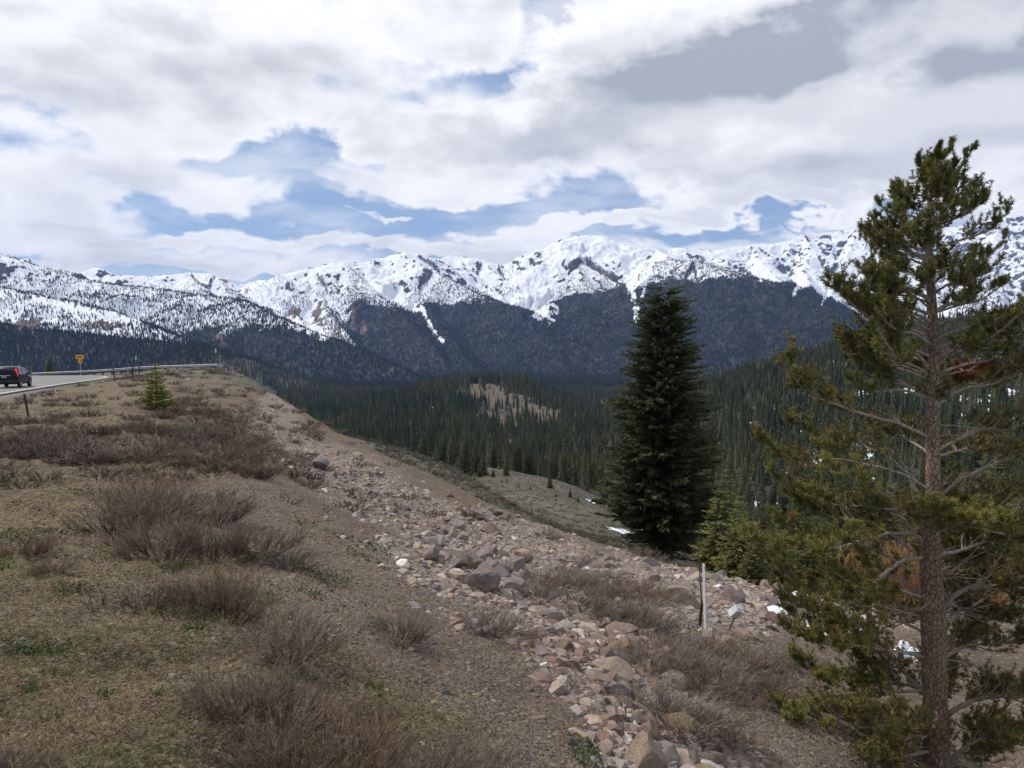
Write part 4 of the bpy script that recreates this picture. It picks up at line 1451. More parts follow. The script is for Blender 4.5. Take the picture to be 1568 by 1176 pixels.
def rock_mat(name, indiv):
    m, n, b = material(name)
    tcx = n.new('ShaderNodeNewGeometry').outputs['Position'] if not indiv else n.new('ShaderNodeTexCoord').outputs['Object']
    if indiv:
        rd = n.new('ShaderNodeObjectInfo')
        colr = rd.outputs['Color']
    else:
        colr = n.attr('tint', 'Color')
    a = n.noise(tcx, 2.2 if indiv else 9, 7, 0.65)
    c2 = n.noise(tcx, 14 if indiv else 60, 5, 0.7)
    c = n.mix(n.ramp(a, 0.3, 0.7), n.mix(1.0, colr, (0.66, 0.63, 0.62), 'MULTIPLY'), colr)
    c = n.mix(n.ramp(c2, 0.35, 0.7, 0.0, 0.35), c, (0.35, 0.31, 0.27))
    c = n.mix(n.ramp(n.noise(tcx, 3.7 if indiv else 15, 5, .6), 0.60, 0.72, 0, .55), c, (0.09, 0.08, 0.075))
    n.l.new(c, b.inputs['Base Color'])
    n.l.new(n.bump(n.math('ADD', a, n.math('MULTIPLY', c2, 0.6)), 0.8, 0.10 if indiv else 0.02), b.inputs['Normal'])
    b.inputs['Roughness'].default_value = 0.88
    return m


m_rock, m_stone = rock_mat('boulder_rock', True), rock_mat('loose_stone', False)
PAL = np.array([[0.25, 0.21, 0.19], [0.29, 0.23, 0.18], [0.22, 0.185, 0.18], [0.33, 0.27, 0.21], [0.20, 0.18, 0.175], [0.26, 0.20, 0.17], [0.38, 0.34, 0.30], [0.17, 0.15, 0.15], [0.17, 0.105, 0.08], [0.28, 0.21, 0.13], [0.55, 0.52, 0.48]])
PAL = np.minimum(PAL * [1.36, 1.29, 1.25], .8)
PAL_W = np.array([.17, .16, .14, .12, .10, .10, .07, .05, .035, .035, .02]); PAL_W /= PAL_W.sum()
rs = np.random.default_rng(21)
BOULD = [mesh_np('boulder', *stone(200 + i, I3, int(rs.integers(9, 16)), rs.uniform(.55, .8), 0.012), [m_rock]) for i in range(14)]
ROUNDB = [mesh_np('boulder', *stone(260 + i, I3, 7, .62, 0.012, True), [m_rock], smooth=True) for i in range(2)]


def rock_at(p, size, me, colr, label, group=None, tilt=.25, name='rock', rz=None):
    o = obj(name, me, None, p, (rs.normal(0, tilt), rs.normal(0, tilt), rs.uniform(0, 6.28) if rz is None else rz), size)
    o.color = (*[float(c) for c in colr], 1)
    tag(o, label, 'rock', group)
    return o


def px_size(w, y):
    return 0.5 * w / FPX * y


# the ones that stand out
GREY, TAN, PINK, WHITE, RED, BUFF, DARK = PAL[4] * 1.2, PAL[3], PAL[0] * 1.05, PAL[10], np.array([.26, .10, .06]), PAL[1] * 1.1, PAL[7]
for u, v, wd, colr, rnd, lb in [
    (1032, 1046, 56, PAL[0] * 1.25, 1, 'smooth rounded pale grey boulder alone in grey brush at the right of the gully'),
    (1040, 922, 74, TAN, 0, 'biggest tan boulder, left of the white stake'),
    (985, 872, 42, TAN, 0, 'upright tan boulder on the crest below the big spruce'),
    (1010, 838, 26, np.array([.20, .11, .08]), 0, 'rust brown rock on the crest touching the foot of the big spruce'),
    (736, 852, 58, PAL[0], 0, 'largest grey block in the middle of the rubble pile'),
    (762, 878, 62, PAL[4] * 1.15, 0, 'long grey block sloping down just below the largest one of the pile'),
    (690, 862, 34, BUFF, 0, 'yellowish block at the left of the pile\'s largest grey one'),
    (788, 828, 26, WHITE * 1.3, 0, 'bright white rock at the right edge of the rubble pile'),
    (700, 808, 44, PAL[2] * 1.1, 0, 'broad flat grey rock above the largest block of the pile'),
    (672, 798, 40, PAL[0], 0, 'grey wedge above the left part of the rubble pile'),
    (752, 818, 34, PAL[3], 0, 'light upright block on top of the pile beside the white rock'),
    (772, 868, 30, PAL[4], 0, 'grey block low on the right shoulder of the rubble pile'),
    (810, 880, 24, PAL[3] * 1.1, 0, 'cream coloured stone at the lower right of the rubble pile'),
    (790, 905, 46, PAL[0], 0, 'grey rock at the bottom of the rubble pile'),
    (486, 716, 56, PAL[4] * 1.05, 0, 'long flat grey boulder, biggest on the upper slope'),
    (412, 688, 48, PAL[0], 0, 'slanting grey slab high on the slope, leftmost of three'),
    (438, 702, 28, PAL[0] * 1.1, 0, 'grey rock between the slanting slab and the long flat boulder'),
    (548, 697, 22, BUFF, 0, 'squat brown block on the upper edge of the slope'),
    (925, 1048, 56, PAL[3], 0, 'broad tan boulder in the lower rubble stream, over small red stones'),
    (925, 1010, 46, PAL[0], 0, 'flat grey rock just above the broad tan boulder of the lower stream'),
    (834, 944, 34, PAL[2], 0, 'dark topped grey rock beside the charred twigs in the rubble stream'),
    (857, 962, 40, PAL[10] * .8, 0, 'pale flat rock in the middle of the stream of red stones'),
    (1145, 980, 40, PAL[3], 0, 'tan block right of the tilted metal box\'s post'),
    (1112, 988, 52, BUFF, 0, 'orange tan slab below the tilted metal box'),
    (1095, 952, 26, WHITE * .8, 0, 'pale stone between the white stake and the tilted metal box'),
    (1085, 872, 30, PAL[0], 0, 'grey pink boulder on the skyline behind the white stake'),
    (1060, 886, 44, PAL[2], 0, 'flat grey slab behind the white stake\'s upper half'),
    (958, 880, 34, TAN, 0, 'round shouldered tan rock on the crest, left of the upright one'),
    (905, 850, 40, PAL[3] * .9, 0, 'dark sided boulder on the crest above the grey brush'),
    (935, 905, 26, TAN, 0, 'lone tan rock on bare soil below the crest boulders'),
    (1078, 1140, 50, WHITE * .75, 0, 'whitish flat slab at the lower right near the frame\'s foot'),
    (920, 1062, 24, PAL[1], 0, 'small brown rock leaning on the broad tan boulder'),
    (660, 985, 22, PAL[7] * 1.1, 0, 'thin dark slab lying alone on the gravel slope'),
    (688, 760, 24, RED, 0, 'brick red rock at the top of the rubble pile'),
    (730, 865, 18, RED, 0, 'rust red stone wedged under the largest grey block'),
    (702, 782, 22, np.array([.42, .27, .12]), 0, 'ochre yellow stone near the brick red rock'),
    (98, 708, 34, GREY, 0, 'low blue grey rock in the straw coloured turf at the left'),
    (148, 666, 26, GREY, 0, 'low grey rock in turf between brush, upper left'),
    (290, 583, 16, GREY, 0, 'small dark grey rock in the dirt by the guardrail\'s end'),
    (965, 1105, 30, DARK * 1.1, 0, 'nearly black angular stone in the lower rubble stream'),
    (680, 1062, 24, PAL[7] * 1.2, 0, 'flat grey shard on the gravel of the lower slope'),
    (870, 1138, 26, PAL[4], 0, 'grey stone half buried at the bottom centre'),
    (1165, 1020, 30, PAL[3], 0, 'tan rock at the edge of the pine\'s low boughs'),
    (1190, 1030, 24, PAL[0], 0, 'grey rock under the pine\'s low left boughs'),
    (638, 822, 22, PAL[6] * 1.1, 0, 'whitish stone at the lower left fringe of the rubble pile'),
    (590, 830, 26, PAL[6] * 1.2, 0, 'white flat stone below the line of pale stones'),
    (545, 792, 22, PAL[6] * 1.2, 0, 'white stone in the narrow line of pale stones'),
    (500, 795, 20, PAL[10], 0, 'bright flat stone high in the narrow line of pale stones'),
]:
    p = ground_at(u, v)
    s = px_size(wd, p[1]) * .92
    p = p + [0, 0, s * .2]
    rock_at(p, s, (ROUNDB if rnd else BOULD)[int(rs.integers(0, 2 if rnd else 14))], colr, lb, name='boulder' if wd > 30 else 'rock', tilt=.18)

# further individual rocks, drawn to the pile and the crest
wg = CA * (1 - .35 * sstep(985, 1060, CV)) * (0.04 + 1.0 * np.exp(-(((CU - 725) / 75) ** 2 + ((CV - 840) / 55) ** 2)) + 0.75 * np.exp(-((CV - (np.interp(CU, [840, 1000, 1200], [838, 872, 925]))) / 34) ** 2) * (CU > 830) * (CU < 1230)
           + 0.7 * np.exp(-((CU - np.interp(CV, [680, 760, 860, 1000, 1176], [420, 590, 780, 930, 1090])) / 60) ** 2) * (CV > 660)) * (C_ru > .2)
P, U, Vv = pick(285, wg, rs)
for p, u, v in zip(P, U, Vv):
    big_ = 1.25 if (u - 725) ** 2 / 85 ** 2 + (v - 840) ** 2 / 60 ** 2 < 1 else (1.2 if v < 960 and u > 860 else .85)
    s = float(np.clip(rs.lognormal(math.log(0.125), .45), .07, .30)) * big_
    kc = int(rs.choice(11, p=PAL_W))
    if u > 840 and v < 960:
        lb, gp = 'tan angular rock among the rubble of the crest at the right', 'rocks of the crest'
    elif big_ > 1.22:
        lb, gp = 'grey or tan angular block heaped in the rubble pile', 'blocks of the rubble pile'
    elif v < 780:
        lb, gp = 'pale angular rock strewn on the upper rubble band', 'rocks of the upper band'
    else:
        lb, gp = 'angular rock in the rubble stream running down the lower slope', 'rocks of the lower stream'
    rock_at(p + [0, 0, s * (rs.uniform(.1, .6) if big_ > 1.22 else .15)], s, BOULD[int(rs.integers(0, 14))], PAL[kc] * rs.uniform(.85, 1.2), lb, gp, .45)

# the countless smaller stones
SM = [stone(300 + i, I2 if i < 4 else I1, 8, .6, 0.02) for i in range(10)]
n_s = 10500
patchy = sstep(-.35, .25, cellmean(fbm(GX_ / 1.4, GY_ / 1.4, 4, 96)))
P, U, Vv = pick(n_s, (wg * 1.0 + CA * C_ru * 0.25) * (.35 + patchy), rs)
sz = np.clip(rs.lognormal(math.log(0.058), .5, n_s), .02, .16)
kc = rs.choice(11, n_s, p=PAL_W)
redz = (np.exp(-(((U - 870) / 90) ** 2 + ((Vv - 985) / 55) ** 2)) * .5 + np.exp(-(((U - 980) / 70) ** 2 + ((Vv - 1070) / 40) ** 2)) * .5) > rs.random(n_s)
kc = np.where(redz, 8, kc)
whz = (np.abs(U - np.interp(Vv, [690, 730, 790, 840], [400, 455, 515, 600])) < 26) & (Vv > 680) & (Vv < 850) & (rs.random(n_s) < .65)
kc = np.where(whz, rs.choice([6, 10, 3], n_s), kc)
V, F, C = merge(SM[:4], rs.integers(0, 4, n_s), P, sz, rs.random(n_s) * 6.28, PAL[kc] * rs.uniform(.8, 1.25, (n_s, 1)))
tag(obj('rubble', mesh_np('rubble', V, F, [m_stone], col=C)), kind='stuff')
# gravel chips everywhere, finer near the lens
n_g = 70000
P, U, Vv = pick(n_g, CA * (0.65 + 1.0 * (1 - C_st) + .8 * C_ru) * (1 - C_sg) * (1 - C_sh) * (1 - 0.6 * sstep(25, 45, CY)), rs)
sz = np.clip(rs.lognormal(math.log(1.0), .5, n_g), .4, 3.6) * 0.0015 * (P[:, 1] + 3.2)
sz = np.clip(sz, .006, .06)
pal2 = np.array([[0.095, .070, .054], [.14, .105, .078], [.19, .145, .102], [.24, .17, .10], [.125, .108, .098], [.28, .24, .19], [.17, .09, .06]])
kc = rs.choice(7, n_g, p=[.24, .24, .18, .10, .12, .06, .06])
V, F, C = merge([(v * [1, 1, .7], f) for v, f in SM[4:]], rs.integers(0, 6, n_g), P, sz, rs.random(n_g) * 6.28, pal2[kc] * rs.uniform(.7, 1.25, (n_g, 1)))
tag(obj('gravel', mesh_np('gravel', V, F, [m_stone], col=C)), kind='stuff')

# ---- brush
m_twig, n, b = material('dry_twigs')
oc = n.new('ShaderNodeObjectInfo')
hv = n.new('ShaderNodeHueSaturation')
n.l.new(n.attr('tint', 'Color'), hv.inputs['Color'])
n.l.new(n.ramp(oc.outputs['Random'], 0, 1, .8, 1.2, False), hv.inputs['Value'])
n.l.new(hv.outputs[0], b.inputs['Base Color'])
b.inputs['Roughness'].default_value = 0.85


def ribbons(P0, D, L, W, r, bend=0.35, k=4, c0=None, c1=None, wind=(0, 0, 0)):
    """bent flat twigs: each k-1 segments"""
    N = len(P0)
    t = np.linspace(0, 1, k)[None, :, None]
    side = np.cross(D, r.normal(size=(N, 3))); side /= np.linalg.norm(side, axis=1)[:, None]
    bd = side * r.normal(0, bend, (N, 1)) + np.array([0, 0, .22]) + np.asarray(wind)
    C = P0[:, None] + D[:, None] * L[:, None, None] * t + bd[:, None] * L[:, None, None] * t ** 2 * .6 + r.normal(0, .025, (N, k, 3)) * L[:, None, None] * t
    nrm = np.cross(D, r.normal(size=(N, 3))); nrm /= np.linalg.norm(nrm, axis=1)[:, None]
    w = W[:, None, None] * (1 - 0.75 * t)
    A, B = C - nrm[:, None] * w, C + nrm[:, None] * w
    V = np.stack([A, B], 2).reshape(-1, 3)
    b_ = np.arange(N)[:, None, None] * 2 * k
    i = np.arange(k - 1)[None, :, None] * 2
    F = (b_ + i + np.array([0, 1, 3, 2])[None, None]).reshape(-1, 4)
    g = np.clip(t + r.normal(0, .25, (N, 1, 1)), 0, 1)
    col = np.asarray(c0) * (1 - g) + np.asarray(c1) * g
    col = col * r.uniform(.7, 1.3, (N, 1, 1))
    col = np.repeat(np.broadcast_to(col, (N, k, 3)).reshape(-1, 3), 2, 0)
    return V, F, col, C


def shrub(seed, stems, per, spread, tw, c0, c1, ctip, wood=0.006, sub=3, wind=(.12, 0, 0), upright=1.0):
    """leafless brush about one unit high: forked woody stems that end in sprays of fine twigs"""
    r = np.random.default_rng(seed)
    s = Soup()
    a = r.random(stems) * 6.283
    rad = r.random(stems) ** .5 * spread
    base = np.stack([np.cos(a) * rad * .55, np.sin(a) * rad * .55, np.full(stems, -.06)], 1)
    D = np.stack([np.cos(a) * rad * 1.2 + r.normal(0, .22, stems), np.sin(a) * rad * 1.2 + r.normal(0, .22, stems), upright * r.uniform(.6, 1.0, stems)], 1)
    D /= np.linalg.norm(D, axis=1)[:, None]
    L = r.uniform(.45, .75, stems)
    V, F, C, A = ribbons(base, D, L, np.full(stems, wood), r, .3, 5, c0, (np.array(c0) + c1) / 2, wind)
    s.add(V, F, C)
    V, F, C, _ = ribbons(base + .002, D, L, np.full(stems, wood), r, .3, 5, c0, (np.array(c0) + c1) / 2, wind)
    s.add(V, F, C)
    st = np.repeat(np.arange(stems), per)
    f = r.integers(1, 5, len(st))
    P0 = A[st, f]
    D2 = D[st] * .9 + r.normal(0, .42, (len(st), 3)) + [0, 0, .35]
    D2 /= np.linalg.norm(D2, axis=1)[:, None]
    L2 = r.uniform(.22, .48, len(st)) * (1.15 - .12 * f)
    V, F, C, A2 = ribbons(P0, D2, L2, np.full(len(st), tw * 1.6), r, .3, 4, c0 * .5 + np.array(c1) * .5, c1, wind)
    s.add(V, F, C)
    s3 = np.repeat(np.arange(len(st)), sub)
    P3_ = A2[s3, r.integers(1, 4, len(s3))]
    D3 = D2[s3] + r.normal(0, .38, (len(s3), 3)) + [0, 0, .25]
    D3 /= np.linalg.norm(D3, axis=1)[:, None]
    V, F, C, _ = ribbons(P3_, D3, r.uniform(.08, .22, len(s3)), np.full(len(s3), tw), r, .3, 3, c1, ctip, wind)
    s.add(V, F, C)
    return s.mesh('brush', [m_twig])


A_ = np.array
GB0, GB1, GBT = A_([.050, .035, .026]), A_([.155, .110, .080]), A_([.30, .225, .165])
GR1, GRT = A_([.17, .138, .108]), A_([.33, .28, .225])
RD1, RDT = A_([.16, .105, .072]), A_([.31, .20, .125])
SH_NEAR = [shrub(400, 54, 10, 1.0, .0034, GB0, GB1, GBT, .011, 4, upright=.75), shrub(401, 54, 10, 1.0, .0034, GB0, RD1, GBT, .011, 4), shrub(402, 60, 10, 1.0, .0034, GB0 * 1.1, GR1, GRT, .011, 4), shrub(403, 54, 11, 1.0, .0034, GB0, RD1, RDT, .009, 4), shrub(407, 64, 9, 1.0, .003, GB0 * 1.1, GB1, GRT, .008, 4)]
SH_OPEN = [shrub(410, 16, 7, .8, .0035, A_([.05, .036, .03]), A_([.10, .075, .06]), GB1, .012, 2, (.3, 0, 0), .7), shrub(411, 13, 7, .9, .0035, A_([.05, .036, .03]), A_([.11, .085, .07]), GR1, .012, 2, (.25, .05, 0), .6)]
SH_MID = [shrub(420 + i, 26, 8, .9, .008, GB0 * 1.9, c1, ct, .014, 3, upright=.8) for i, (c1, ct) in enumerate([(GB1 * 1.2, GBT), (GR1 * 1.2, GRT), (RD1 * 1.15, GBT), (GB1, GRT)])]


def brush(p, h, meshes, label, group=None, w=1.0, k=None, name='brush', lean=0):
    me = meshes[int(rs.integers(0, len(meshes)))] if k is None else meshes[k]
    o = obj(name, me, None, p, (rs.normal(0, .08), rs.normal(0, .08) + lean, rs.uniform(0, 6.28)), (h * w, h * w, h))
    tag(o, label, 'shrub', group)
    return o


def brush_px(u, v, wpx, hpx, meshes, label, group=None, k=None):
    p = ground_at(u, v)
    h = hpx / FPX * p[1] * .66
    w = wpx / hpx / 1.1
    return brush(p, h, meshes, label, group, w, k)


for u, v, wp, hp, ms, k, lb in [
    (185, 815, 120, 85, SH_NEAR, 1, 'reddish brown brush at the left end of the big thicket'),
    (250, 850, 140, 110, SH_NEAR, 0, 'tall brown brush in the front middle of the big thicket'),
    (255, 790, 130, 80, SH_NEAR, 2, 'greyish brush at the back of the big thicket'),
    (325, 850, 130, 95, SH_NEAR, 4, 'fine twigged brush at the right front of the big thicket'),
    (330, 800, 110, 70, SH_NEAR, 2, 'grey brush at the back right of the big thicket'),
    (215, 770, 110, 60, SH_NEAR, 3, 'rusty brush behind the left end of the big thicket'),
    (395, 850, 120, 70, SH_NEAR, 0, 'low spreading brush trailing right of the big thicket'),
    (440, 868, 90, 50, SH_NEAR, 2, 'small grey brush where the thicket gives way to gravel'),
    (345, 945, 130, 110, SH_NEAR, 1, 'dense brown brush standing right of the bare dark branches'),
    (300, 925, 90, 70, SH_NEAR, 4, 'brown brush over the green sprigs, left of the dense brown one'),
    (440, 1002, 150, 100, SH_NEAR, 2, 'wide grey brush with dark woody base, centre left of the slope'),
    (490, 990, 110, 70, SH_OPEN, 0, 'open dark branched brush touching the wide grey one'),
    (612, 980, 90, 58, SH_NEAR, 2, 'small round grey brush alone on the gravel slope'),
    (575, 1115, 80, 70, SH_NEAR, 0, 'thin brown brush on bare gravel above the bottom edge'),
    (360, 1100, 170, 110, SH_NEAR, 4, 'grey brown brush at the left of the bottom thicket'),
    (440, 1120, 180, 110, SH_NEAR, 0, 'brown brush in the middle of the bottom thicket'),
    (520, 1190, 190, 140, SH_NEAR, 3, 'rusty tipped brush cut by the bottom edge'),
    (420, 1200, 180, 120, SH_NEAR, 1, 'reddish brush at the bottom edge left of the rusty tipped one'),
    (640, 1215, 170, 130, SH_NEAR, 2, 'grey brush cut by the bottom edge, right of the rusty tipped one'),
    (720, 1195, 130, 95, SH_NEAR, 4, 'brown grey brush at the bottom edge near the centre'),
    (800, 1205, 100, 80, SH_OPEN, 1, 'sparse low brush at the bottom edge right of centre'),
    (208, 1028, 64, 52, SH_OPEN, 0, 'small dark gnarled bush alone on the straw turf'),
    (72, 1108, 60, 55, SH_OPEN, 1, 'thin dark bush on the straw turf at the lower left'),
    (160, 925, 90, 60, SH_OPEN, 1, 'wind bent bare dark branches, left of the low row'),
    (215, 932, 100, 66, SH_OPEN, 0, 'wind bent bare dark branches, second of the low row'),
    (262, 935, 80, 60, SH_OPEN, 1, 'wind bent bare dark branches next to the green sprigs'),
    (30, 840, 60, 40, SH_OPEN, 0, 'small dark bush at the left edge on straw turf'),
    (45, 850, 70, 44, SH_NEAR, 3, 'little rusty bush at the left edge'),
    (20, 1185, 110, 60, SH_NEAR, 0, 'low brown brush in the lower left corner'),
    (80, 880, 60, 34, SH_NEAR, 3, 'faint rusty brush on straw turf left of the bent branches'),
]:
    brush_px(u, v, wp, hp, ms, lb, None, k)
# brush band at the right of the gully and singles over the slopes
clear_ = 1 - np.exp(-(((CU - 1045) / 45) ** 2 + ((CV - 930) / 34) ** 2)) - np.exp(-(((CU - 1105) / 45) ** 2 + ((CV - 968) / 22) ** 2))
wb = CA * np.clip(clear_, 0, 1) * (1.0 * np.exp(-(((CU - (950 + 1.2 * (CV - 925))) / 80) ** 2 + ((CV - 925) / 58) ** 2)) + .6 * np.exp(-(((CU - 1090) / 95) ** 2 + ((CV - 1050) / 60) ** 2)) + .35 * np.exp(-(((CU - 740) / 60) ** 2 + ((CV - 945) / 26) ** 2)))
P, U, Vv = pick(55, wb, rs)
for p, u, v in zip(P, U, Vv):
    lb, gp = ('grey brown brush in the dense band between rubble and crest', 'brush of the band beside the rubble') if v < 1000 else ('grey brush in the patch below the crest near the pine', 'brush near the pine')
    brush(p, rs.uniform(.15, .30), SH_NEAR, lb, gp, rs.uniform(1.5, 2.3), k=int(rs.choice([0, 2, 2, 4, 0])))
far_w = sstep(760, 700, CV) * (CU < 520) * (1 - .75 * C_ru) * (1 - sstep(.1, .5, C_sh)) * (CY < 75)
wb = CA * (far_w * (0.04 + 1.8 * sstep(.0, .35, cellmean(fbm(GX_ / 5.0, GY_ / 3.0, 3, 91)))) + 0.7 * np.exp(-(((CU - 330) / 110) ** 2 + ((CV - 660) / 50) ** 2)))
P, U, Vv = pick(95, wb, rs)
for p, u, v in zip(P, U, Vv):
    lb, gp = ('low brown brush scattered over the flat toward the road', 'brush toward the road') if u < 260 else ('low grey brown brush on the shoulder of the slope behind the gravel', 'brush on the shoulder')
    brush(p, rs.uniform(.20, .42), SH_MID, lb, gp, rs.uniform(1.1, 1.8))
# the rest as one mass: too many to count
def brush_soup(n, wgt, hlo, hhi, variants, name, P=None):
    if P is None:
        P, U, Vv = pick(n, wgt, rs)
    n = len(P)
    sc = rs.uniform(hlo, hhi, n)
    VV, FF, CC, off = [], [], [], 0
    arr = []
    for me in variants:
        V = np.empty(len(me.vertices) * 3, np.float32); me.vertices.foreach_get('co', V)
        F = np.empty(len(me.loops), np.int32); me.loops.foreach_get('vertex_index', F)
        C = np.empty(len(me.vertices) * 4, np.float32); me.attributes['tint'].data.foreach_get('color', C)
        arr.append((V.reshape(-1, 3).astype(float), F.reshape(-1, 4), C.reshape(-1, 4)[:, :3]))
    wh = rs.integers(0, len(variants), n)
    A = rs.random(n) * 6.28
    for k, (V, F, C) in enumerate(arr):
        ix = np.nonzero(wh == k)[0]
        if not len(ix):
            continue
        ca, sa = np.cos(A[ix])[:, None], np.sin(A[ix])[:, None]
        s = sc[ix][:, None]
        x = (V[None, :, 0] * ca - V[None, :, 1] * sa) * s * 1.3 + P[ix, 0][:, None]
        y = (V[None, :, 0] * sa + V[None, :, 1] * ca) * s * 1.3 + P[ix, 1][:, None]
        z = V[None, :, 2] * s + P[ix, 2][:, None]
        VV.append(np.stack([x, y, z], -1).reshape(-1, 3))
        FF.append((F[None] + (off + np.arange(len(ix)) * len(V))[:, None, None]).reshape(-1, 4))
        CC.append((C[None] * rs.uniform(.75, 1.3, (len(ix), 1, 1))).reshape(-1, 3))
        off += len(ix) * len(V)
    tag(obj(name, mesh_np(name, np.vstack(VV), np.vstack(FF), [m_twig], col=np.vstack(CC))), kind='stuff')


LOW = [shrub(440 + i, 14, 6, 1.0, .016, GB0 * 2, c1, ct, .02, 2, upright=.7) for i, (c1, ct) in enumerate([(GB1, GBT), (GR1, GRT), (GB1 * .8, GB1), (RD1, GBT)])]
brush_soup(620, CA * (far_w * (0.12 + 1.2 * sstep(-.05, .35, cellmean(fbm(GX_ / 5.0, GY_ / 3.0, 3, 91)))) + 0.6 * np.exp(-(((CU - 340) / 110) ** 2 + ((CV - 665) / 55) ** 2)) + .10 * (CV < 800) * C_ru) * (CY > 9), .12, .32, LOW, 'low_brush')
SAGE = [shrub(450 + i, 12, 5, 1.1, .03, A_([.10, .085, .062]), c1, ct, .03, 2, upright=.6) for i, (c1, ct) in enumerate([(A_([.165, .155, .115]), A_([.26, .25, .19])), (A_([.14, .136, .095]), A_([.22, .215, .155])), (A_([.16, .14, .105]), A_([.25, .215, .165]))])]
sw = ((Ym > 60) & (Ym < 330) & inview_m & vis_m) * (1 - wood) * (Um > 440) * (Um < 1060)
cnt_ = np.interp(Ym, [60, 330], [.35, .10])
Pa = scatter(Xm, Ym, Zm, cnt_ * sw, rs)
Pb, _, _ = pick(1500, CW * C_sg * (1 + 0 * CA), rs)
brush_soup(0, None, .14, .34, SAGE, 'sagebrush', np.vstack([Pa[rs.random(len(Pa)) < min(1, 6500 / max(1, len(Pa)))], Pb]))

# scattered clumps on the flat beyond, up to the guardrail
sw2 = ((Ym > 60) & (Ym < 112)) * (Um < 420) * (Um > -60) * sstep(-.2, .3, q1) * vis_m * (road_dist(Xm.ravel(), Ym.ravel())[0].reshape(Xm.shape) > 6.5)
brush_soup(0, None, .2, .5, LOW, 'low_brush', scatter(Xm, Ym, Zm, .35 * sw2, rs))

# short straw, stalks and green sprigs
n_b = 90000
P, U, Vv = pick(n_b, CA * (C_st * 1.0 + .12) * (1 - C_sh) * (1 - C_ru * .8) * (CY < 30), rs)
D = rs.normal(size=(n_b, 3)) * [1, 1, .35]; D[:, 2] = np.abs(D[:, 2]); D /= np.linalg.norm(D, axis=1)[:, None]
L = rs.uniform(.012, .045, n_b) * (1 + P[:, 1] * .03)
V, F, C, _ = ribbons(P, D, L, 0.0004 * (P[:, 1] + 1.5), rs, .3, 3, A_([.13, .092, .05]), A_([.34, .26, .14]))
C = C * np.repeat(np.clip(.85 + .55 * fbm(P[:, 0] / .8, P[:, 1] / .8, 3, 97), .35, 1.5), 6)[:, None] * np.where(np.repeat(fbm(P[:, 0] / 1.7, P[:, 1] / 1.7, 3, 98) > .25, 6)[:, None], [.72, .92, .62], [1, 1, 1])
tag(obj('dry_grass', mesh_np('dry_grass', V, F, [m_twig], col=C)), kind='stuff')
n_b = 9000
gw = CA * (sstep(.2, .8, C_gr) * .6 + sum(np.exp(-(((CU - u) / ru) ** 2 + ((CV - v) / rv) ** 2)) * 1.2 for u, v, ru, rv in [(275, 925, 40, 14), (310, 935, 26, 10), (250, 905, 16, 8), (300, 962, 18, 6), (350, 985, 12, 5), (45, 1058, 10, 5), (160, 1065, 14, 5), (240, 1065, 14, 5), (275, 870, 20, 7), (500, 780, 6, 4), (435, 762, 8, 6), (105, 905, 20, 8), (345, 600, 8, 3), (320, 705, 9, 5), (500, 1170, 30, 14), (1035, 975, 16, 8)])) * (CY < 60)
P, U, Vv = pick(n_b, gw, rs)
D = rs.normal(size=(n_b, 3)) * [1, 1, .5] + [0, 0, .9]; D /= np.linalg.norm(D, axis=1)[:, None]
V, F, C, _ = ribbons(P, D, rs.uniform(.015, .04, n_b) * (1 + P[:, 1] * .04), 0.0008 * (P[:, 1] + 1.5), rs, .3, 3, A_([.05, .085, .022]), A_([.11, .17, .045]))
tag(obj('green_sprigs', mesh_np('green_sprigs', V, F, [m_twig], col=C)), kind='stuff')

# orange willow behind the pine trunk, evergreen sprigs beside the bent branches
OR0, OR1, ORT = A_([.13, .07, .035]), A_([.30, .165, .075]), A_([.42, .24, .11])
WIL = shrub(470, 46, 7, .6, .005, OR0, OR1, ORT, .010, 3, (0, 0, 0), 1.3)
for u, y, h, w_, lb in [(1365, 19.5, 2.3, .75, 'upright orange twigged willow behind the pine trunk'), (1398, 20.5, 2.0, .8, 'orange willow directly behind the pine trunk, right of the other'), (1338, 20.5, 1.5, .8, 'shorter orange willow by the snow patch'), (1500, 20.0, 1.2, .9, 'low orange willow seen through the boughs right of the trunk')]:
    g = foot(u, y)
    tag(obj('willow_shrub', WIL, None, g, (0, 0, u), (h * w_, h * w_, h)), lb, 'shrub')

# snow left in hollows
m_snow, n, b = material('old_snow')
pos = n.new('ShaderNodeNewGeometry').outputs['Position']
n.l.new(n.mix(n.ramp(n.noise(pos, 3, 5, .6), .3, .7), (.78, .80, .84), (.88, .89, .91)), b.inputs['Base Color'])
b.inputs['Roughness'].default_value = .6
n.l.new(n.bump(n.noise(pos, 6, 5, .6), .5, .05), b.inputs['Normal'])


def snow_patch(u, v, wpx, dpx, ymax, label, seed, lift=.06):
    p = ground_at(u, v, ymax)
    yy = p[1]
    hw = wpx / FPX * yy / 2
    p2 = ground_at(u, v + dpx / 2, ymax); p1 = ground_at(u, v - dpx / 2, ymax)
    hd = max(.25, abs(p1[1] - p2[1]) / 2)
    hd = min(hd, hw * 3)
    k = 46
    gx, gy = np.meshgrid(np.linspace(-1.3, 1.3, k), np.linspace(-1.3, 1.3, k))
    X = p[0] + gx * hw + gy * hd * p[0] / yy; Y = yy + gy * hd
    d = 1 - np.hypot(gx, gy) + .75 * fbm(gx * 1.7 + seed, gy * 1.7, 4, seed)
    Z = height(X, Y).reshape(X.shape) + np.clip(d * .35, -.1, 1) * lift * 2.2
    F = grid_faces(k, k)
    keep = d.ravel()[F].max(1) > -.08
    F = F[keep]
    us, inv = np.unique(F, return_inverse=True)
    V = np.stack([X, Y, Z], -1).reshape(-1, 3)[us]
    o = obj('snow_patch', mesh_np('snow_patch', V, inv.reshape(F.shape), [m_snow], smooth=True))
    tag(o, label, 'snow')


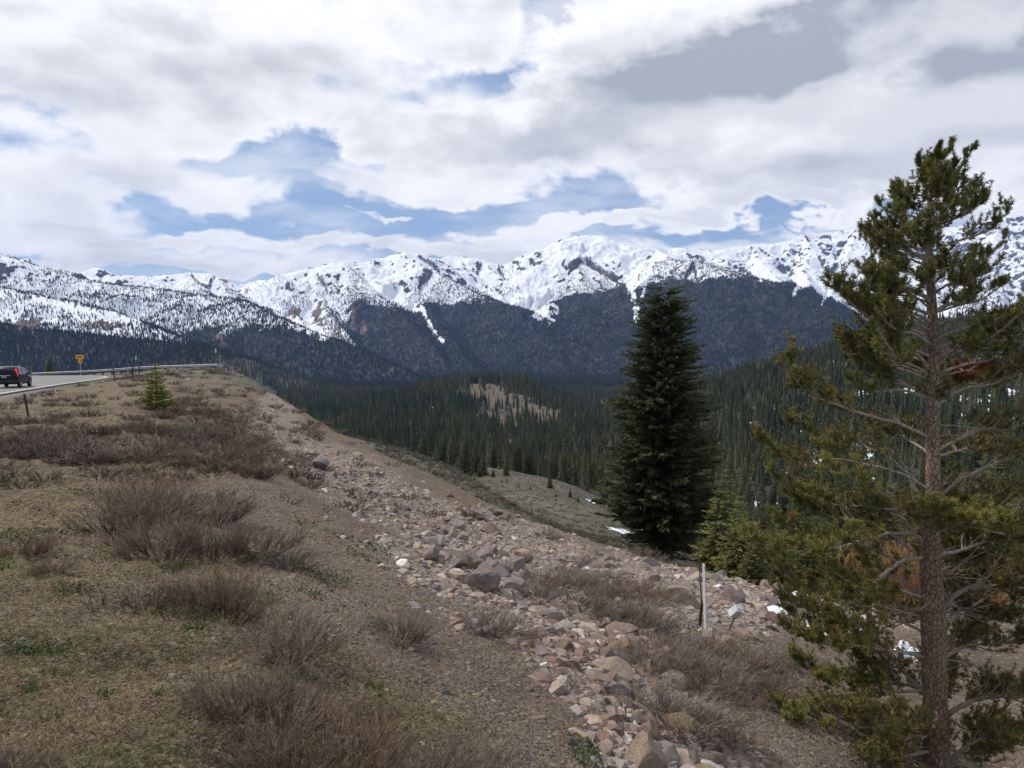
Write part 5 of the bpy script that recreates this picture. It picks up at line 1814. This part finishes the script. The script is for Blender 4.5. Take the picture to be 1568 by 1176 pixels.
snow_patch(962, 818, 50, 16, 150, 'oblong snow patch on the sage slope left of the big spruce', 1, .25)
snow_patch(905, 768, 16, 18, 400, 'thin snow streak at the edge of the wood above the sage clearing', 2, .5)
snow_patch(1035, 866, 60, 10, 60, 'snow remnant in the shade of the big spruce, right of its trunk', 3, .2)
snow_patch(1262, 934, 140, 46, 60, 'bright snow patch in the gully seen under the pine\'s left limbs', 4, .25)
snow_patch(1300, 966, 70, 14, 60, 'lower tongue of snow beside the pine, under the larger patch', 5, .2)
snow_patch(1385, 1000, 40, 20, 60, 'scrap of snow showing just left of the pine trunk', 6, .2)

# ------------------------------------------------------------------ road, guardrail, markers, sign, car
m_asph, n, b = material('worn_asphalt')
pos = n.new('ShaderNodeNewGeometry').outputs['Position']
a = n.noise(pos, .5, 5, .6); c_ = n.noise(pos, 30, 4, .7)
n.l.new(n.mix(n.ramp(n.math('ADD', n.math('MULTIPLY', a, .7), n.math('MULTIPLY', c_, .3)), .35, .65), (.17, .158, .148), (.25, .235, .22)), b.inputs['Base Color'])
m_line = plain('worn_white_road_paint', (.62, .62, .60), .7, var=.2, scale=3)


def strip(name, off0, off1, lift, mat, i0=0, i1=None, kind='structure', parent=None):
    c = ROAD[i0:i1]
    T = np.gradient(c[:, :2], axis=0); T /= np.linalg.norm(T, axis=1)[:, None]
    N = np.stack([T[:, 1], -T[:, 0]], 1)          # to the right of travel
    A = np.c_[c[:, :2] + N * off0, c[:, 2] + lift]; B = np.c_[c[:, :2] + N * off1, c[:, 2] + lift]
    k = len(c)
    F = np.stack([np.arange(k - 1), np.arange(1, k), np.arange(1, k) + k, np.arange(k - 1) + k], 1)[:, ::-1]
    o = obj(name, mesh_np(name, np.vstack([A, B]), F, [mat]), parent)
    if parent is None: o['kind'] = kind
    return o


strip('road', -HALF_ROAD - .35, HALF_ROAD + .35, 0.02, m_asph)
strip('road_edge_line', HALF_ROAD - .22, HALF_ROAD - .04, 0.026, m_line)
strip('road_edge_line', -HALF_ROAD + .04, -HALF_ROAD + .22, 0.026, m_line)

m_galv = plain('weathered_galvanised_steel', (.36, .37, .38), .5, .55, var=.25, scale=2)
m_post = plain('weathered_timber_post', (.10, .08, .065), .9, var=.3, scale=10)
m_blackp = plain('dark_marker_post', (.025, .024, .025), .7, var=.2)
m_green = plain('green_fibre_pole', (.02, .16, .11), .5, var=.2)


def rail_pt(u, v, y):
    return at(u, v, y)


tops = [(-140, 577, 128), (-60, 574, 127), (0, 572.5, 126), (60, 570.5, 123), (127, 567.6, 118), (170, 565, 113.5), (216, 561.5, 109), (260, 559.8, 106), (300, 558.4, 103), (334, 557.2, 100)]
top = np.array([rail_pt(*t) for t in tops])
ax = resample(top, 6)
gr = bpy.data.objects.new('guardrail', None); COL.objects.link(gr); gr.location = tuple(ax[-1] - [0, 0, .75])
tag(gr, 'long steel guardrail on timber posts along the outside of the road bend', 'guardrail')
o0 = np.array(gr.location)
prof = [(0, 0), (.055, -.03), (.055, -.09), (.005, -.155), (.055, -.22), (.055, -.28), (0, -.31), (-.02, -.31), (.03, -.28), (.03, -.22), (-.02, -.155), (.03, -.09), (.03, -.03), (-.02, 0)]
T = np.gradient(ax[:, :2], axis=0); T /= np.linalg.norm(T, axis=1)[:, None]
N = np.stack([T[:, 1], -T[:, 0]], 1)
V = np.concatenate([np.c_[ax[:, :2] + N * px_, ax[:, 2] + pz_] for px_, pz_ in prof]).reshape(len(prof), -1, 3).transpose(1, 0, 2)
k = len(prof)
i = np.arange(len(ax) - 1)[:, None] * k; j = np.arange(k)[None]
F = np.stack([i + j, i + (j + 1) % k, i + k + (j + 1) % k, i + k + j], -1).reshape(-1, 4)
obj('rail', mesh_np('guardrail_beam', V.reshape(-1, 3) - o0, F, [m_galv]), gr)


def box(cx, cy, cz, sx, sy, sz):
    V = np.array([(cx + a * sx / 2, cy + b_ * sy / 2, cz + c * sz / 2) for c in (-1, 1) for b_ in (-1, 1) for a in (-1, 1)])
    F = np.array([(0, 2, 3, 1), (4, 5, 7, 6), (0, 1, 5, 4), (2, 6, 7, 3), (0, 4, 6, 2), (1, 3, 7, 5)])
    return V, F


pv_, pf_ = box(0, 0, 0, .17, .20, 1.25)
pm = mesh_np('guardrail_post', pv_, pf_, [m_post])
seg = np.r_[0, np.cumsum(np.linalg.norm(np.diff(ax[:, :2], axis=0), axis=1))]
for s in np.arange(.4, seg[-1], 2.6):
    q = [np.interp(s, seg, ax[:, i]) for i in range(3)]
    i = min(len(N) - 1, int(np.searchsorted(seg, s)))
    obj('post', pm, gr, (q[0] - N[i, 0] * .12 - o0[0], q[1] - N[i, 1] * .12 - o0[1], q[2] - .66 - o0[2]), (0, 0, math.atan2(T[i, 1], T[i, 0])))
e = ax[-1]
Vb, Fb = box(e[0] + .35 - o0[0], e[1] - .1 - o0[1], e[2] - .2 - o0[2], .75, .06, .42)
obj('end_terminal', mesh_np('end_terminal', Vb, Fb, [m_galv]), gr)


def pole(name, u, vb, vt, y, w, mat, label, cat='marker post', du=0, cap=None, group=None, ground=True):
    """a post from row vb to row vt; du = lean of the top in pixels"""
    b0 = foot(u, y) if ground else at(u, vb, y)
    t0 = at(u + du, vt, y)
    e = bpy.data.objects.new(name, None); COL.objects.link(e); e.location = tuple(b0)
    pts = np.linspace(0, 1, 6)[:, None] * (t0 - b0)
    pts[0] -= (t0 - b0) * .06
    V, F = tube(pts, np.full(6, w), 8)
    obj('shaft', mesh_np(name + '_shaft', V, F, [mat]), e)
    if cap:
        h = t0 - b0; Ln = np.linalg.norm(h)
        V, F = tube(np.array([h * (1 - cap[0] / Ln), h * 1.003]), np.full(2, w * 1.35), 8)
        obj('reflector_band', mesh_np(name + '_band', V, F, [cap[1]]), e)
    tag(e, label, cat, group)
    return e


m_refl = plain('pale_reflector', (.5, .6, .55), .35)
m_rust = plain('rusty_iron', (.16, .075, .045), .85, var=.4, scale=20)
m_whitep = plain('white_painted_stake', (.90, .89, .87), .5, var=.03)
gy = ground_at(40, 640, 80)[1]
pole('marker_post', 44, 640, 603, gy, .035, m_blackp, 'short leaning dark post in brush at the far left below the car', du=-7, cap=(.05, m_rust))
for u, vb, vt, du, y, lb in [(176, 588, 562, -3, 62, 'dark marker post leaning a little, leftmost of the three by the road shoulder'), (203, 592, 560, 0, 58, 'tallest and nearest dark marker post of the three by the road shoulder'), (213, 586, 558, 0, 66, 'thin dark marker post, rightmost of the three by the road shoulder')]:
    pole('marker_post', u, vb, vt, y, .045, m_blackp, lb, du=du, cap=(.12, m_rust))
pole('snow_pole', 208, 566, 545.5, 110, .07, m_green, 'green snow pole standing behind the guardrail left of the young conifer', cap=(.5, m_refl))
pole('snow_pole', 330, 560, 534, 101, .08, m_green, 'green snow pole standing at the guardrail\'s right end', cap=(.5, m_refl))

# arrow sign
m_sign = plain('amber_sign_sheet', (.82, .36, .03), .4, var=.06, scale=1)
m_ink = plain('black_sign_ink', (.012, .010, .010), .5)
ys = 121.0
tl, br_ = at(116, 543.5, ys), at(128.6, 549.6, ys)
sg = bpy.data.objects.new('arrow_sign', None); COL.objects.link(sg)
gb = foot(122.5, ys)
sg.location = tuple(gb)
tag(sg, 'amber arrow sign on a thin post beyond the guardrail, smaller speed plate under it', 'sign')
W_, H_ = br_[0] - tl[0], tl[2] - br_[2]
cx, cz = (tl[0] + br_[0]) / 2 - gb[0], (tl[2] + br_[2]) / 2 - gb[2]


def sheet(poly, y0, th):
    P = np.array(poly, float)
    k = len(P)
    V = np.vstack([np.c_[P[:, 0], np.full(k, y0 - th), P[:, 1]], np.c_[P[:, 0], np.full(k, y0), P[:, 1]]])
    return V, k


def prism(name, poly, y0, th, mat, parent):
    import bmesh
    bm = bmesh.new()
    V, k = sheet(poly, y0, th)
    vs = [bm.verts.new(v) for v in V]
    bm.faces.new(vs[:k]); bm.faces.new(vs[k:][::-1])
    for i in range(k):
        bm.faces.new((vs[i], vs[k + i], vs[k + (i + 1) % k], vs[(i + 1) % k]))
    bmesh.ops.recalc_face_normals(bm, faces=bm.faces[:])
    me = bpy.data.meshes.new(name); bm.to_mesh(me); bm.free(); me.materials.append(mat)
    return obj(name, me, parent)


def rect(cx, cz, w, h):
    return [(cx - w / 2, cz - h / 2), (cx + w / 2, cz - h / 2), (cx + w / 2, cz + h / 2), (cx - w / 2, cz + h / 2)]


pn_ = prism('arrow_panel', rect(cx, cz, W_, H_), 0, .03, m_sign, sg)
ah = H_ * .30
prism('arrow', [(cx - W_ * .38, cz), (cx - W_ * .12, cz - ah), (cx - W_ * .17, cz - ah * .36), (cx + W_ * .40, cz - ah * .36), (cx + W_ * .40, cz + ah * .36), (cx - W_ * .17, cz + ah * .36), (cx - W_ * .12, cz + ah)], -.034, .006, m_ink, pn_)
pl_t, pl_b = at(119.8, 550.2, ys), at(126, 556, ys)
w2, h2 = pl_b[0] - pl_t[0], pl_t[2] - pl_b[2]
cx2, cz2 = (pl_t[0] + pl_b[0]) / 2 - gb[0], (pl_t[2] + pl_b[2]) / 2 - gb[2]
pl2 = prism('speed_plate', rect(cx2, cz2, w2, h2), 0, .03, m_sign, sg)
# figures 15
nh = h2 * .5
prism('numeral', rect(cx2 - w2 * .20, cz2, w2 * .09, nh), -.034, .006, m_ink, pl2)
x5, sw_ = cx2 + w2 * .10, w2 * .08
five = [(x5 - w2 * .13, cz2 + nh / 2), (x5 + w2 * .16, cz2 + nh / 2), (x5 + w2 * .16, cz2 + nh / 2 - sw_), (x5 - w2 * .05, cz2 + nh / 2 - sw_), (x5 - w2 * .05, cz2 + nh * .12), (x5 + w2 * .16, cz2 + nh * .12), (x5 + w2 * .16, cz2 - nh / 2), (x5 - w2 * .13, cz2 - nh / 2), (x5 - w2 * .13, cz2 - nh / 2 + sw_), (x5 + w2 * .08, cz2 - nh / 2 + sw_), (x5 + w2 * .08, cz2 + nh * .12 - sw_), (x5 - w2 * .13, cz2 + nh * .12 - sw_)]
prism('numeral', five, -.034, .006, m_ink, pl2)
V, F = tube(np.array([(cx, .05, -.4), (cx, .05, cz + H_ * .4)]), np.full(2, .07), 8)
obj('post', mesh_np('sign_post', V, F, [m_galv]), sg)

# stake, pipe, metal box
p = ground_at(1080, 966)
st = bpy.data.objects.new('survey_stake', None); COL.objects.link(st); st.location = tuple(p)
tp_ = at(1077.5, 864, p[1]) - p
V, F = box(0, 0, .5, 1, 1, 1)
V = V * [.040, .018, 1]
V = np.c_[V[:, 0] * .64 + V[:, 1] * .77, -V[:, 0] * -.77 * -1 + V[:, 1] * .64, V[:, 2]]
V = V * [1, 1, 1.06] - [0, 0, .06]
V = np.c_[V[:, 0] + tp_[0] * V[:, 2], V[:, 1], V[:, 2] * tp_[2]]
obj('slat', mesh_np('stake_slat', V, F, [m_whitep]), st)
tag(st, 'tall flat white stake standing upright on the rubble of the crest', 'stake')
p = ground_at(1077, 962)
p = p + [-.035, .10, 0]
pp_ = bpy.data.objects.new('pipe_post', None); COL.objects.link(pp_); pp_.location = tuple(p)
t0 = at(1068.5, 829, p[1]) - p
m0 = at(1075, 924, p[1]) - p
V, F = tube(np.array([m0 * 0, m0]), [.024, .024], 10)
obj('sleeve', mesh_np('pipe_sleeve', V - [0, 0, .0], F, [plain('dark_iron_sleeve', (.035, .028, .026), .8)]), pp_)
V, F = tube(np.array([m0 * .9, t0 * .5 + m0 * .45, t0]), [.014, .012, .010], 8)
obj('rod', mesh_np('pipe_rod', V, F, [m_rust]), pp_)
tag(pp_, 'thin rusty rod in a dark sleeve, just left of the white stake', 'post')
p = ground_at(1116, 966)
bx = bpy.data.objects.new('metal_box', None); COL.objects.link(bx); bx.location = tuple(p)
t1 = at(1128, 938, p[1]) - p
V, F = tube(np.array([t1 * -.08, t1 * .5, t1]), [.016] * 3, 8)
obj('post', mesh_np('box_post', V, F, [m_rust]), bx)
m_alu = plain('pale_painted_metal', (.62, .66, .69), .35, .25, var=.06)
V, F = box(0, 0, 0, .14, .12, .17)
bo = obj('housing', mesh_np('box_housing', V, F, [m_alu]), bx, at(1126, 937, p[1]) - p, (R(38), R(25), R(25)))
V, F = box(0, 0, .090, .152, .132, .012)
lidm = obj('lid', mesh_np('box_lid', V, F, [m_alu]), bo)
V, F = box(0, -.02, .101, .08, .012, .012)
obj('latch', mesh_np('box_latch', V, F, [m_galv]), lidm)
bv = bo.data
tag(bx, 'small tilted pale metal box on a leaning rusty post, right of the white stake', 'metal box')

# ---- the car
m_paint, n, b = material('black_car_paint')
b.inputs['Base Color'].default_value = (.010, .012, .018, 1); b.inputs['Roughness'].default_value = .22; b.inputs['Specular IOR Level'].default_value = .16
m_glass, n, b = material('tinted_car_glass')
b.inputs['Base Color'].default_value = (.02, .026, .03, 1); b.inputs['Roughness'].default_value = .06; b.inputs['Specular IOR Level'].default_value = .8
m_tyre = plain('tyre_rubber', (.015, .015, .016), .85)
m_rim = plain('alloy_rim', (.45, .46, .48), .35, .8)
m_tail, n, b = material('red_tail_lamp')
b.inputs['Base Color'].default_value = (.55, .015, .02, 1); b.inputs['Roughness'].default_value = .2
b.inputs['Emission Color'].default_value = (1, .04, .05, 1); b.inputs['Emission Strength'].default_value = .55
m_trim = plain('dark_plastic_trim', (.02, .02, .022), .7)
m_chrome = plain('chrome_trim', (.6, .6, .62), .2, .9)

car = bpy.data.objects.new('parked_car', None)
car.name = 'suv_car'
COL.objects.link(car)
tag(car, 'black compact suv seen from behind with glowing red tail lamps, driving off on the road', 'car')
# side outline: x = forward, z = up
Lc, Wc = 4.5, 1.80
sections = [  # x, half width low, half width belt, half width roof, z bottom, z belt, z roof
 (-2.24, .80, .82, .70, .42, .90, .98), (-2.16, .87, .885, .76, .34, .98, 1.28), (-2.05, .89, .90, .74, .30, 1.00, 1.50), (-1.80, .90, .90, .70, .28, 1.00, 1.635), (-1.2, .90, .905, .70, .26, 1.00, 1.68), (-.4, .90, .905, .70, .26, .99, 1.69),
 (.30, .90, .90, .69, .26, .97, 1.62), (.62, .90, .90, .69, .26, .96, 1.50), (1.10, .90, .89, .74, .26, .95, 1.12), (1.25, .90, .88, .80, .26, .94, .99), (1.75, .88, .85, .72, .28, .86, .93), (2.12, .80, .76, .60, .34, .72, .80), (2.26, .66, .62, .5, .42, .60, .64)]
rings = []
for x, wl, wb_, wr, zb, zm, zr in sections:
    half = [(0, zb), (wl * .8, zb), (wl, zb + .10), (wl * 1.0, (zb + zm) / 2), (wb_, zm), (wb_ * .45 + wr * .55, zm + (zr - zm) * .55), (wr, zr - .05 * min(1, (zr - zm) * 3)), (wr * .82, zr - .005), (0, zr)]
    ring = [(x, a, c) for a, c in half] + [(x, -a, c) for a, c in half[-2:0:-1]]
    rings.append(ring)
rv = np.array(rings); kr = rv.shape[1]
V = rv.reshape(-1, 3)
F = []
mi = []
for i in range(len(rings) - 1):
    for j in range(kr):
        F.append((i * kr + j, i * kr + (j + 1) % kr, (i + 1) * kr + (j + 1) % kr, (i + 1) * kr + j))
body_me = mesh_np('car_body', V, np.array(F), [m_paint], smooth=True)
import bmesh
bm = bmesh.new(); bm.from_mesh(body_me)
bm.verts.ensure_lookup_table()
bm.faces.new([bm.verts[j] for j in range(kr)][::-1]); bm.faces.new([bm.verts[(len(rings) - 1) * kr + j] for j in range(kr)])
bmesh.ops.recalc_face_normals(bm, faces=bm.faces[:])
bm.to_mesh(body_me); bm.free()
body = obj('body', body_me, car)


def patch(name, pts, mat, parent, th=.012, nrm=(0, -1, 0)):
    """thin panel from a planar loop, thickened along nrm"""
    P = np.array(pts, float); k = len(P); nv = np.array(nrm, float) * th
    V = np.vstack([P, P + nv])
    F = [tuple(range(k)), tuple(range(2 * k - 1, k - 1, -1))] + [(i, (i + 1) % k, k + (i + 1) % k, k + i) for i in range(k)]
    me = bpy.data.meshes.new(name); me.from_pydata([tuple(v) for v in V], [], F); me.update(); me.materials.append(mat)
    return obj(name, me, parent)


# rear: window, number plate, lamps, bumper, trim
patch('rear_window', [(-2.175, -.62, 1.05), (-2.175, .62, 1.05), (-2.03, .60, 1.50), (-2.03, -.60, 1.50)], m_glass, car, .03, (-1, 0, .3))
patch('number_plate', [(-2.25, -.16, .80), (-2.25, .16, .80), (-2.25, .16, .91), (-2.25, -.16, .91)], plain('plate_sheet', (.35, .33, .33), .5), car, .015, (-1, 0, 0))
patch('chrome_strip', [(-2.235, -.42, .955), (-2.235, .42, .955), (-2.235, .42, .99), (-2.235, -.42, .99)], m_chrome, car, .03, (-1, 0, 0))
V, F = box(-2.22, 0, .52, .16, 1.66, .26)
obj('bumper', mesh_np('car_bumper', V, F, [m_trim]), car)
for s in (-1, 1):
    patch('tail_lamp', [(-2.20, s * .70, .92), (-2.12, s * .90, .92), (-2.06, s * .885, 1.20), (-2.02, s * .80, 1.52), (-2.05, s * .70, 1.52), (-2.15, s * .68, 1.15)], m_tail, car, .035, (-.8, s * .4, 0))
    patch('side_window', [(-1.75, s * .885, 1.06), (-.9, s * .90, 1.05), (-.9, s * .765, 1.57), (-1.55, s * .765, 1.55)], m_glass, car, .02, (0, s, .2))
    patch('side_window', [(-.82, s * .90, 1.05), (.0, s * .90, 1.04), (.0, s * .765, 1.58), (-.82, s * .765, 1.58)], m_glass, car, .02, (0, s, .2))
    patch('side_window', [(.08, s * .90, 1.04), (.95, s * .895, 1.02), (.45, s * .775, 1.48), (.08, s * .765, 1.57)], m_glass, car, .02, (0, s, .2))
    V, F = box(.72, s * 1.0, 1.08, .12, .20, .14)
    obj('wing_mirror', mesh_np('wing_mirror', V, F, [m_paint]), car)
    V, F = box(0, s * .905, .46, 3.0, .03, .16)
    obj('side_cladding', mesh_np('side_cladding', V, F, [m_trim]), car)
    for x in (-1.38, 1.32):
        a = np.linspace(0, 2 * np.pi, 29)[:-1]
        prof_ = [(.20, .0), (.31, .0), (.345, .03), (.345, .17), (.31, .20), (.20, .20)]
        V = np.array([(x + r_ * math.cos(t), s * (.92 - w_), .345 + r_ * math.sin(t)) for t in a for r_, w_ in prof_])
        kk = len(prof_)
        F = np.array([(i * kk + j, i * kk + (j + 1) % kk, ((i + 1) % 28) * kk + (j + 1) % kk, ((i + 1) % 28) * kk + j) for i in range(28) for j in range(kk)])
        wh = obj('wheel', mesh_np('car_tyre', V, F, [m_tyre]), car)
        so = Soup()
        so.add(*tube(np.array([(x, s * .905, .345), (x, s * .86, .345)]), [.07, .07], 12))
        for q in range(7):
            t = q * 2 * math.pi / 7
            so.add(*tube(np.array([(x, s * .90, .345), (x + .21 * math.cos(t), s * .895, .345 + .21 * math.sin(t))]), [.035, .028], 5))
        V = np.array([(x + r_ * math.cos(t), s * w_, .345 + r_ * math.sin(t)) for t in a for r_, w_ in [(.19, .90), (.225, .915), (.225, .80)]])
        F = np.array([(i * 3 + j, i * 3 + (j + 1) % 3, ((i + 1) % 28) * 3 + (j + 1) % 3, ((i + 1) % 28) * 3 + j) for i in range(28) for j in range(3)])
        so.add(V, F)
        obj('rim', so.mesh('car_rim', [m_rim], True, False), wh)
# where it drives: right lane, following the road's direction
cp = at(20, 590, 61.0)
dd, _ = road_dist(np.array([cp[0]]), np.array([61.0]))
i = int(np.argmin(np.hypot(ROAD[:, 0] - cp[0], ROAD[:, 1] - 61)))
tg = ROAD[i + 1] - ROAD[i - 1]; hd = math.atan2(tg[1], tg[0])
nr = np.array([tg[1], -tg[0]]) / np.hypot(tg[0], tg[1])
loc = ROAD[i, :2] + nr * 2.0
car.location = (loc[0], loc[1], ROAD[i, 2] + .02)
car.rotation_euler = (0, -math.atan2(tg[2], np.hypot(tg[0], tg[1])), hd)
print('car px', to_pix(loc[0], loc[1], ROAD[i, 2]), 'road dist', dd)

# ------------------------------------------------------------------ the air between here and the mountains
hz = bpy.data.materials.new('haze_air')
hz.use_nodes = True
hn = NT(hz.node_tree)
hn.n.clear()
pvv = hn.new('ShaderNodeVolumePrincipled')
pvv.inputs['Color'].default_value = (0.30, 0.50, 1.0, 1)
pvv.inputs['Density'].default_value = 2.9e-5
pvv.inputs['Anisotropy'].default_value = 0.0
ho = hn.new('ShaderNodeOutputMaterial')
hn.l.new(pvv.outputs[0], ho.inputs['Volume'])
zlo = float(min(Zf.min(), Zm.min(), Zn.min())) - 12
zhi = float(max(Zf.max(), 100)) + 60
bx0, bx1, by0, by1 = -14600.0, 14600.0, -40.0, 14100.0
V = [(x, y, z) for z in (zlo, zhi) for y in (by0, by1) for x in (bx0, bx1)]
F = [(0, 2, 3, 1), (4, 5, 7, 6), (0, 1, 5, 4), (2, 6, 7, 3), (0, 4, 6, 2), (1, 3, 7, 5)]
o = obj('haze', mesh_np('haze', np.array(V), np.array(F), [hz]))
tag(o, kind='stuff')
